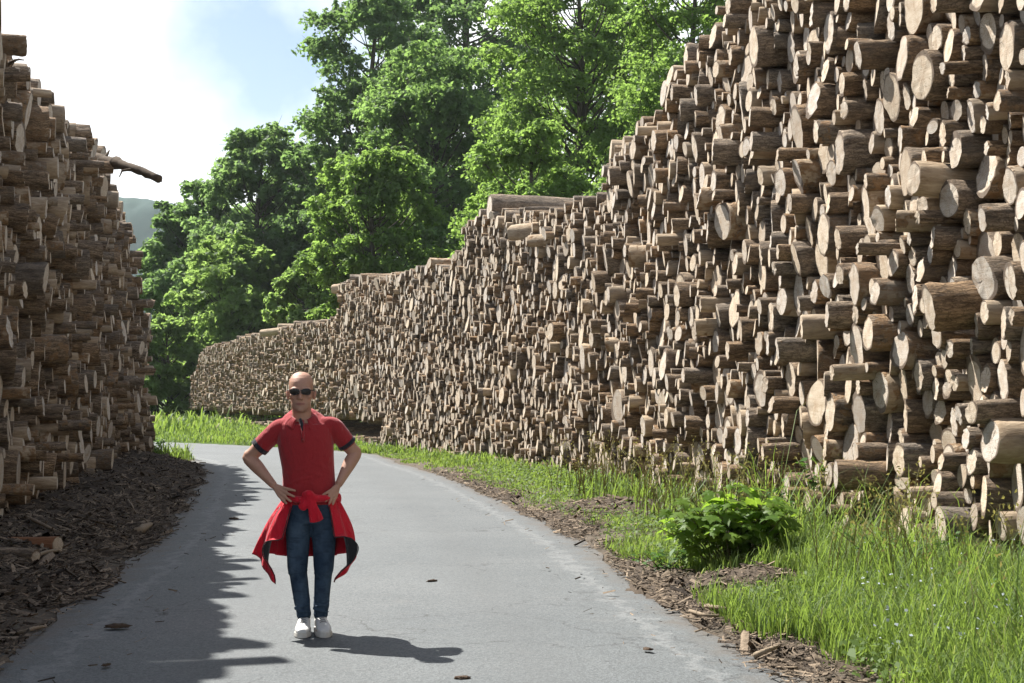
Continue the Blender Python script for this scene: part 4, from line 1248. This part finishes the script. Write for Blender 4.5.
# ---- jeans
bm = bmesh.new()
ring_loft(bm, [ell((cx, .02, z), rx, ry, 28, 2.4) for z, cx, rx, ry in [(.745, -.010, .150, .098), (.80, -.010, .172, .112), (.86, -.012, .178, .118), (.92, -.016, .174, .117), (.955, -.018, .170, .114)]])
rgp = np.random.default_rng(5)
for H_, K_, A_, sx in ((HPL, KNL, ANL, -1), (HPR, KNR, ANR, 1)):
    H_, K_, A_ = Vector(H_), Vector(K_), Vector(A_)
    pts = [(H_.x, H_.y, .83, .088, .098), (H_.x, H_.y, .75, .088, .096), (*H_.lerp(K_, .45), .081, .086), (*H_.lerp(K_, .75), .074, .078), (*K_, .068, .072)]
    for f_ in (.12, .25, .4, .55, .68, .80, .9, .985):
        p = K_.lerp(A_, f_); wv_ = 1 + (.05 if f_ > .6 else .02) * math.sin(f_ * 40 + sx)
        pts.append((p.x, p.y + .006 * math.sin(f_ * 9), p.z, (.063 - .014 * f_) * wv_, (.070 - .016 * f_) * wv_))
    limb(bm, pts, 20, 4)
    for k in range(5):       # creases at the knee and stacked at the ankle
        z = (.47, .42, .23, .19, .155)[k]; xk = K_.x + (A_.x - K_.x) * max(0, (.44 - z) / .33); r_ = .064 if z > .3 else .055
        limb(bm, [(xk - r_, -.005, z + .012 * (-1) ** k, .005, .005), (xk, -.052 if z > .3 else -.022, z, .008, .008), (xk + r_, -.005, z - .008 * (-1) ** k, .005, .005)], 8, 4)
jeans = fuse(bm, 'jeans', .0065, 3, DEN, person)
seam = MB()
seam.tube([(-.012, -.099, .93), (-.012, -.103, .88), (-.011, -.098, .82), (-.010, -.085, .765)], [.004] * 4, 6)
seam.build('fly', DEN, jeans)

# ---- shoes
WHITE = NT('white_leather'); n = WHITE.noise(WHITE.coord(), 40, 4, .6); WHITE = WHITE.done(WHITE.bsdf(WHITE.mix(n, (.50, .49, .47), (.66, .65, .62)), .5, WHITE.bump(n, .15, .005)))
SOLE = NT('pale_rubber'); SOLE = SOLE.done(SOLE.bsdf((.52, .5, .46), .6))
LACE = NT('grey_laces'); LACE = LACE.done(LACE.bsdf((.22, .215, .21), .8))
NAVY = NT('navy_patch'); NAVY = NAVY.done(NAVY.bsdf((.015, .018, .03), .5))
for ax_, rz_, lab in ((-.054, .03, 0), (.058, -.16, 1)):
    Rz = Matrix.Rotation(-rz_, 4, 'Z'); O = Vector((ax_, .045, 0))
    def sp(x, y, z): return tuple(O + Rz @ Vector((x * 1.08, y * 1.08, z * 1.14)))
    bm = bmesh.new()
    prof = [(.072, .030, .050, .085), (.05, .037, .052, .100), (.01, .039, .052, .105), (-.04, .040, .047, .098), (-.09, .045, .042, .080), (-.14, .048, .037, .066), (-.18, .043, .033, .056), (-.205, .028, .030, .047)]
    rings = []
    for y, w_, zc, zt in prof:
        zb = .02
        rings.append([sp(w_ * math.copysign(abs(math.cos(a)) ** .8, math.cos(a)), y, (zb + zt) / 2 + (zt - zb) / 2 * math.copysign(abs(math.sin(a)) ** .8, math.sin(a))) for a in np.arange(18) / 18 * 2 * PI])
    ring_loft(bm, rings)
    limb(bm, [(*sp(0, .03, .09), .036, .042), (*sp(0, .033, .125), .037, .043)], 16, 4)
    shoe = fuse(bm, 'shoe', .005, 3, WHITE, person)
    bm = bmesh.new()
    out = []
    for a in np.arange(32) / 32 * 2 * PI:
        y = -.066 + .148 * math.cos(a); w_ = np.interp(y, [-.22, -.2, -.15, -.09, -.03, .03, .075, .085], [.01, .032, .051, .049, .042, .041, .03, .01])
        out.append((math.copysign(w_, math.sin(a)) * min(1, abs(math.sin(a)) * 2.5), y))
    ring_loft(bm, [[sp(x * .96, y, .0) for x, y in out], [sp(x * 1.03, y, .006) for x, y in out], [sp(x * 1.03, y, .026) for x, y in out], [sp(x * .95, y, .03) for x, y in out]])
    me = bpy.data.meshes.new('sole'); bm.normal_update(); bm.to_mesh(me); bm.free(); link('sole', me, SOLE, shoe, smooth=False)
    lc = MB()
    for k in range(5):
        y = -.105 + .026 * k; z = .079 + .0068 * k
        lc.tube([sp(-.026, y + .004, z - .012), sp(-.010, y - .006, z + .002), sp(.010, y + .006, z + .002), sp(.026, y - .004, z - .012)], [.0035] * 4, 6)
    lc.build('laces', LACE, shoe)
    tm = MB(); tm.tube([sp(0, -.012, .112), sp(0, .0, .118), sp(0, .012, .124)], [.020, .024, .012], 10); tm.build('tongue', LACE, shoe)
    pm = MB()
    s = -1 if lab == 0 else 1
    for k in range(3):
        y = -.05 + .022 * k
        pm.tube([sp(s * .044, y - .012, .034), sp(s * .0425, y, .055), sp(s * .037, y + .012, .074)], [.0035] * 3, 6)
    pm.build('side_stripes', NAVY, shoe)

# ---- jacket tied round the waist by its sleeves
bm = bmesh.new()
pts = []
for k in range(25):          # the sleeves round the hips
    a = 2 * PI * k / 24
    pts.append((-.015 + .190 * math.sin(a), .02 - .136 * math.cos(a), .905 + .022 * math.cos(a * 1 + .3) - .012 * math.cos(2 * a), .020, .034 + .006 * math.sin(5 * a)))
limb(bm, pts, 14, 3)
limb(bm, [(-.17, -.04, .93, .018, .03), (-.10, -.125, .915, .022, .032), (-.035, -.158, .925, .026, .034), (.0, -.165, .935, .024, .03)], 12, 4)
limb(bm, [(.15, -.06, .925, .018, .03), (.09, -.130, .925, .022, .032), (.03, -.158, .925, .026, .034), (.0, -.165, .935, .024, .03)], 12, 4)
blob(bm, (-.018, -.172, .935), (.040, .032, .046), Matrix.Rotation(.3, 3, 'Y').to_quaternion().to_euler())
limb(bm, [(-.045, -.165, .955, .02, .03), (-.018, -.190, .958, .026, .026), (.018, -.172, .930, .02, .028)], 12, 4)
# two cuffs hanging from the knot
limb(bm, [(-.012, -.180, .925, .030, .020), (.006, -.185, .87, .034, .016), (.024, -.180, .81, .046, .014), (.032, -.176, .778, .050, .012)], 14, 4)
limb(bm, [(-.03, -.176, .92, .026, .018), (-.052, -.176, .885, .030, .018), (-.066, -.168, .862, .030, .016)], 14, 4)
jk = fuse(bm, 'tied_jacket', .0065, 3, JACK, person)
nu, nvv = 97, 25
P = np.empty((nu, nvv, 3))
for i, u_ in enumerate(np.linspace(-1, 1, nu)):
    a = u_ * math.radians(143)                  # 0 at the back
    top = np.array([-.015 + .184 * math.sin(a), .02 + .130 * math.cos(a), .915])
    au = abs(u_); s = 1 if u_ > 0 else -1
    # hem: level behind, flaring at the sides, dropping to a point at the front corners
    xs = np.interp(au, [0, .3, .55, .74, .88, 1.0], [0, .17, .315, .395, .29, .215 if s < 0 else .215])
    if s > 0: xs = np.interp(au, [0, .3, .55, .74, .88, 1.0], [0, .15, .26, .318, .235, .175])
    ys = np.interp(au, [0, .3, .55, .74, .88, 1.0], [.19, .175, .12, .03, -.07, -.12])
    zs = np.interp(au, [0, .3, .55, .74, .88, 1.0], [.50, .505, .535, .535, .43, .355])
    bot = np.array([-.012 + s * xs, ys, zs])
    for j, v_ in enumerate(np.linspace(0, 1, nvv)):
        p = top * (1 - v_) + bot * v_
        rad = np.array([math.sin(a), math.cos(a), 0])
        bulge = .035 * math.sin(v_ * PI) * (.4 + .6 * au) + (.022 * math.sin(u_ * 21 + v_ * 2.5) + .012 * math.sin(u_ * 43 + 2 - 2 * v_)) * v_ ** .7
        p = p + rad * bulge
        P[i, j] = p
# the lower front corners are turned out, so that the lining shows
for s, fmax in ((-1, .040), (1, .078)):
    for j, v_ in enumerate(np.linspace(0, 1, nvv)):
        fw = fmax * sstep(.42, .66, v_) * (1 - sstep(.66, 1.0, v_) * .96)
        idx = [i for i in range(nu) if (i / (nu - 1) * 2 - 1) * s > .82]
        e = P[idx[0] if s > 0 else idx[-1], j].copy()
        for i in idx:
            w_ = ((i / (nu - 1) * 2 - 1) * s - .82) / .18
            if fw > .002:
                hinge = .42
                if w_ > hinge:
                    k = (w_ - hinge) / (1 - hinge)
                    hi = P[idx[int(hinge * (len(idx) - 1))] if s > 0 else idx[len(idx) - 1 - int(hinge * (len(idx) - 1))], j]
                    tgt = hi + np.array([s * fw * k, -.030 * math.sin(min(1, k * 1.6) * PI / 2) - .01, .01 * k])
                    b_ = sstep(0, .03, fw)
                    P[i, j] = P[i, j] * (1 - b_) + tgt * b_

sheet('jacket_body', P, .006, JACK, jk, LIN, True)
zp = MB()
zp.tube([P[0, j] + np.array([-.004, -.004, 0]) for j in range(2, nvv)], [.0035] * (nvv - 2), 6)
zp.tube([P[-1, j] + np.array([.004, -.004, 0]) for j in range(2, nvv)], [.0035] * (nvv - 2), 6)
zp.build('zip_edge', LIN, jk)
ZG = NT('pale_grey_line'); ZG = ZG.done(ZG.bsdf((.6, .58, .56), .4))
pp = MB(); pp.tube([P[9, j] + np.array([-.002, -.006, 0]) for j in range(3, nvv - 3)], [.0028] * (nvv - 6), 6); pp.build('pale_line', ZG, jk)  # thin pale grey tube down the left flap near its front edge
rgm = NT('gold_ring'); rgm = rgm.done(rgm.bsdf((.7, .55, .3), .25, Metallic=1.0))
rm = MB(); rm.tube([Vector((.137, -.123, .932)) + Vector((math.cos(a) * .0125, .010 * math.sin(a) , .007 * math.sin(a))) for a in np.linspace(0, 2 * PI, 15)], [.0018] * 15, 5); rm.build('finger_ring', rgm, person)
# ------------------------------------------------------------------ branches and sticks
STICK = bark_mat('stick_wood', (.10, .075, .05), (.34, .27, .19))
DARKST = bark_mat('dark_branch_bark', (.03, .022, .015), (.14, .10, .065))
REDW = bark_mat('reddish_bark', (.11, .045, .022), (.30, .145, .075))
def branch(name, pts, radii, mat, label, cat, twigs=0, seed=0, group=None):
    P = [Vector(p) for p in pts]; o = P[0]
    C, _ = smooth_poly(np.array([list(p - o) for p in P]), 22)
    rg = np.random.default_rng(seed)
    R = np.interp(np.linspace(0, 1, 22), np.linspace(0, 1, len(radii)), radii) * (1 + .10 * rg.standard_normal(22))
    C[1:-1] += rg.standard_normal((20, 3)) * R[1:-1, None] * .06
    mb = MB(); mb.tube(C, R, 9)
    for _ in range(twigs):
        i = rg.integers(5, 20); d = rg.standard_normal(3); d /= np.linalg.norm(d)
        mb.tube([C[i], C[i] + d * R[i] * 3, C[i] + d * R[i] * 4 + rg.standard_normal(3) * R[i]], [R[i] * .4, R[i] * .3, R[i] * .12], 5)
    b = mb.build(name, mat); b.location = o
    return tag(b, label, cat, group)
branch('branch', [at_depth(88, 156, 30.0), at_depth(108, 161, 29.4), at_depth(130, 167, 28.8), at_depth(148, 174, 28.4), at_depth(159, 179, 28.2)], [.13, .12, .105, .09, .075], DARKST, 'dark crooked branch jutting from the top of the left stack against the sky', 'branch', 3, 3)
branch('branch', [at_depth(5, 66, 18.3), at_depth(16, 60, 18.0), at_depth(24, 60, 17.9)], [.03, .022, .008], DARKST, 'small broken branch stub at the very top of the left stack', 'branch', 3, 5)
def litter_pt(px, py, up=.05):
    p = gp(px, py)
    for _ in range(6):
        z = float(np.maximum(ground_z(p.x, p.y), -.02)[0] + litter_h([p.x], [p.y])[0]) + up
        p = gp(px, py, z)
    return p
STICKS = [
    ([(27, 517), (48, 527), (66, 535)], .020, 'stick', STICK, 'straight pale stick sloping down from the foot of the left stack'),
    ([(62, 538), (68, 529), (74, 519)], .022, 'stick', STICK, 'short curved grey stick standing in the bark litter'),
    ([(28, 560), (46, 552), (66, 550)], .018, 'stick', STICK, 'thin bent pale stick beside the reddish broken log'),
    ([(122, 476), (136, 485), (148, 492)], .026, 'stick', STICK, "pale stick leaning out at the left stack's far foot"),
    ([(134, 532), (142, 529), (151, 524)], .045, 'stick', STICK, 'whitish stub of wood at the litter edge beside the road'),
    ([(18, 633), (32, 629), (46, 626)], .014, 'stick', STICK, 'pale flat stick at the near litter edge by the road'),
    ([(70, 515), (98, 522), (120, 528)], .014, 'stick', DARKST, 'long dark stick lying along the crest of the litter bank'),
    ([(128, 500), (133, 507), (136, 515)], .016, 'stick', STICK, 'grey forked stick midway along the litter bank'),
    ([(570, 497), (598, 494), (622, 499), (640, 503)], .025, 'stick', DARKST, 'dark bent stick lying in the grass under the middle of the right stack'),
    ([(706, 606), (722, 608), (737, 611)], .016, 'stick', STICK, 'pale splinter lying on the bark heap below the seedling'),
    ([(690, 611), (705, 615), (718, 616)], .014, 'stick', STICK, 'white splinter at the road edge below the bark heap'),
    ([(755, 655), (768, 650), (778, 646)], .016, 'stick', STICK, 'pale chip of wood in the near right road edge litter'),
]
for i, (pp, r, nm, mat, lab) in enumerate(STICKS):
    branch(nm, [litter_pt(x, y, .03 + .04 * (k == 1)) for k, (x, y) in enumerate(pp)], [r, r * .95, r * .6], mat, lab, 'stick', 1, 60 + i, 'sticks lying in the bark litter')
# the reddish broken log on the left bank
L = dict(end=litter_pt(58, 545, .09), ax=Vector((.93, -.33, .05)).normalized(), r=.085, stack='loose', q=0, z=0, len=.95, hue=.1, gone=.05, grey=.0, dirt=.3, cutgrey=.2, seed=77, prot=0)
lg = make_log(L, 'reddish broken log lying on the bark litter below the left stack', 'loose pieces of log'); lg.data.materials.clear(); lg.data.materials.append(REDW)
L = dict(end=litter_pt(36, 556, .06), ax=Vector((.9, -.42, .0)).normalized(), r=.06, stack='loose', q=0, z=0, len=.7, hue=.6, gone=.0, grey=.2, dirt=.3, cutgrey=.5, seed=78, prot=0)
make_log(L, 'thin dark piece of log in front of the reddish broken log', 'loose pieces of log')

# clods on the road
CLOD = bark_mat('dark_bark_clod', (.02, .014, .01), (.11, .075, .05))
for i, (px, py, r, lab) in enumerate([(117, 629, .055, 'dark clod of bark on the shaded asphalt at the left'), (106, 668, .025, 'small brown crumb on the nearest shaded asphalt'), (234, 520, .05, 'flat bark crumb on the shaded road left of the man'), (432, 583, .035, 'flat bark flake on the sunlit road right of the man'),
                                        (648, 652, .028, 'bark crumb on the sunlit road near the right litter'), (462, 681, .03, 'dark crumb at the bottom edge of the road')]):
    bm_ = bmesh.new(); bmesh.ops.create_icosphere(bm_, subdivisions=3, radius=1)
    for v_ in bm_.verts:
        k = 1 + .45 * noise.noise(v_.co * 2.2 + Vector((i * 7, 0, 0))) + .3 * noise.noise(v_.co * 6 + Vector((i * 3, 2, 0)))
        v_.co = Vector((v_.co.x * r * 1.5 * k, v_.co.y * r * .8 * k, max(-.3, v_.co.z) * r * .38 * k))
    me = bpy.data.meshes.new('bark_clod'); bm_.to_mesh(me); bm_.free()
    o_ = link('bark_clod', me, CLOD); p = gp(px, py); o_.location = (p.x, p.y, .018); o_.rotation_euler.z = i * 1.3
    tag(o_, lab, 'bark piece', 'bark pieces lying on the road')

# ------------------------------------------------------------------ the maple seedling and other weeds
MAPLE_LEAF = np.array([(0, 0), (.10, -.10), (.34, -.10), (.28, .04), (.52, .18), (.46, .26), (.52, .46), (.30, .40), (.22, .48), (.20, .70), (.10, .72), (0, 1.0)])
ML = np.vstack([MAPLE_LEAF, (MAPLE_LEAF[1:-1] * [-1, 1])[::-1]])
def maple_leaves(P, D, N, size, rg):
    """lobed leaves at P, pointing along D, facing N"""
    V, T, n0 = [], [], 0
    for p, d, nn, s in zip(P, D, N, size):
        d = d / np.linalg.norm(d); b = np.cross(nn, d); b /= np.linalg.norm(b) + 1e-9; nn = np.cross(d, b)
        x, y = ML[:, 0], ML[:, 1]
        z = -.35 * np.abs(x) ** 1.3 - .25 * (y - .3) ** 2 + .03 * rg.standard_normal(len(x))
        v = p + s * (x[:, None] * b + y[:, None] * d + z[:, None] * nn)
        c = p + s * (.38 * d - .0 * nn)
        V.append(np.vstack([v, [c]])); k = len(ML)
        T.append(np.array([(j, (j + 1) % k, k) for j in range(k)]) + n0); n0 += k + 1
    return np.vstack(V), np.vstack(T)
SEED_LEAF = leaf_material('seedling_leaves', (.085, .165, .03), (.20, .30, .05), .6, .45)
STEM = bark_mat('green_stem', (.05, .055, .02), (.13, .12, .05))
def seedling(label, cx, cy, w, d, h, n, leaf, seed, group=None):
    rg = np.random.default_rng(seed)
    z0 = float(ground_z(cx, cy)[0])
    root = tag(empty('maple_seedling', (cx, cy, z0)), label, 'seedling', group)
    st_ = MB(); P, D, N = [], [], []
    for k in range(int(n / 9)):
        a = rg.random() * 2 * PI; rr = math.sqrt(rg.random())
        tip = np.array([w / 2 * rr * math.cos(a), d / 2 * rr * math.sin(a), h * (1.02 - .42 * rr ** 2) * rg.uniform(.7, 1.05)])
        base = np.array([tip[0] * .25, tip[1] * .3, 0])
        mid = (base + tip) / 2 + np.array([0, 0, .12 * h])
        tt = np.linspace(0, 1, 7)[:, None]
        path = (1 - tt) ** 2 * base + 2 * tt * (1 - tt) * mid + tt ** 2 * tip
        st_.tube(path, np.linspace(.009, .003, 7), 5)
        for q in range(9):
            f = rg.uniform(.45, 1.0); s_ = path[int(f * 6)]
            az = rg.random() * 2 * PI; ln = rg.uniform(.05, .13)
            e = s_ + np.array([math.cos(az) * ln, math.sin(az) * ln, rg.uniform(-.02, .07)])
            st_.tube([s_, (s_ + e) / 2 + [0, 0, .015], e], [.0025, .002, .0018], 4)
            P.append(e); D.append(np.array([math.cos(az), math.sin(az), rg.uniform(-.65, -.05)])); N.append(np.array([rg.normal(0, .28), rg.normal(0, .28) - .1, 1.0]))
    V, T = maple_leaves(P, D, N, leaf * rg.uniform(.6, 1.25, len(P)), rg)
    tone = np.repeat(np.clip(rg.beta(1.6, 2.2, len(P)), 0, 1), len(ML) + 1)[:, None] * np.ones((1, 3))
    link('leaves', np_mesh('leaves', V, [T], col=tone), SEED_LEAF, root, smooth=False)
    st_.build('stem', STEM, root)
    return root
p = gp(735, 578)
seedling('bushy maple seedling with lobed leaves behind the bark heap at the verge', p.x, p.y + .1, 1.42, .95, .80, 400, .17, 71)
WEED_LEAF = leaf_material('weed_leaves', (.035, .085, .022), (.09, .17, .045), .38, .5)
def weed(name, label, px, py, h, n, leaf, seed, spread=.16, lean=0, Y=None):
    rg = np.random.default_rng(seed)
    p = gp(px, py) if Y is None else Vector((at_depth(px, 400, Y).x, Y, 0)); z0 = float(ground_z(p.x, p.y)[0])
    root = tag(empty(name, (p.x, p.y, z0)), label, 'weed', 'weeds at the foot of the right stack')
    st_ = MB(); P, Nn = [], []
    for k in range(n):
        a = rg.random() * 2 * PI; hh = h * rg.uniform(.65, 1.05)
        tip = np.array([math.cos(a) * spread * rg.random() * 1.6 + lean * hh, math.sin(a) * spread * rg.random(), hh])
        b = np.array([math.cos(a) * .04, math.sin(a) * .04, 0])
        path = [b, b * .5 + tip * .5 + np.array([0, 0, .05 * hh]), tip]
        st_.tube(path, [.006, .005, .002], 5)
        for q in range(int(11 * hh / leaf / 3)):
            f = rg.uniform(.12, 1); s_ = np.array(path[0]) * (1 - f) + tip * f + np.array([0, 0, .1 * hh * f * (1 - f)])
            az = rg.random() * 2 * PI; e = s_ + leaf * .55 * np.array([math.cos(az), math.sin(az), .1]); P.append(e); Nn.append(np.array([math.cos(az) * .35, math.sin(az) * .35, 1.0]) + rg.standard_normal(3) * .25)
    P = np.array(P); Nn = np.array(Nn); Nn /= np.linalg.norm(Nn, axis=1)[:, None]
    V, Q = quad_leaves(P, Nn, leaf * rg.uniform(.6, 1.3, len(P)), .5, rg)
    link('leaves', np_mesh('leaves', V, [Q], col=np.repeat(rg.random(len(P)), 4)[:, None] * np.ones((1, 3))), WEED_LEAF, root, smooth=False)
    st_.build('stem', STEM, root)
weed('nettle', 'tall leafy nettle standing against the logs right of the seedling', 826, 540, 1.15, 7, .10, 81, .22, Y=15.2)
weed('nettle', 'dark nettle clump leaning behind the right half of the seedling', 770, 548, .75, 9, .09, 82, .3, Y=14.6)
weed('low_weed', 'low broad leaved weed between the seedling and the road', 668, 574, .26, 9, .085, 83, .3)
weed('low_weed', 'grey green herb patch in the near grass at the right edge', 985, 590, .42, 16, .06, 84, .5, Y=9.4)
weed('low_weed', 'small herb clump in the grass under the middle of the right stack', 905, 560, .5, 12, .06, 85, .4, Y=11.2)
weed('low_weed', 'green weed at the far foot of the left stack', 158, 460, .5, 12, .12, 86, .4, Y=38)
# ------------------------------------------------------------------ the air
hz = bmesh.new(); bmesh.ops.create_cube(hz, size=1)
for v_ in hz.verts: v_.co = Vector((v_.co.x * 2100, 700 + v_.co.y * 1700, 97 + v_.co.z * 206))
me = bpy.data.meshes.new('haze'); hz.to_mesh(me); hz.free()
ho = bpy.data.objects.new('haze', me); COL.objects.link(ho)
m = bpy.data.materials.new('thin_air'); m.use_nodes = True; m.node_tree.nodes.clear()
o_ = m.node_tree.nodes.new('ShaderNodeOutputMaterial'); v_ = m.node_tree.nodes.new('ShaderNodeVolumePrincipled')
v_.inputs['Color'].default_value = (.86, .93, 1.0, 1); v_.inputs['Density'].default_value = .00009; v_.inputs['Anisotropy'].default_value = .25
m.node_tree.links.new(v_.outputs[0], o_.inputs['Volume'])
me.materials.append(m)
tag(ho, 'thin summer haze in the air', 'haze', kind='stuff')
SC.cycles.volume_bounces = 1
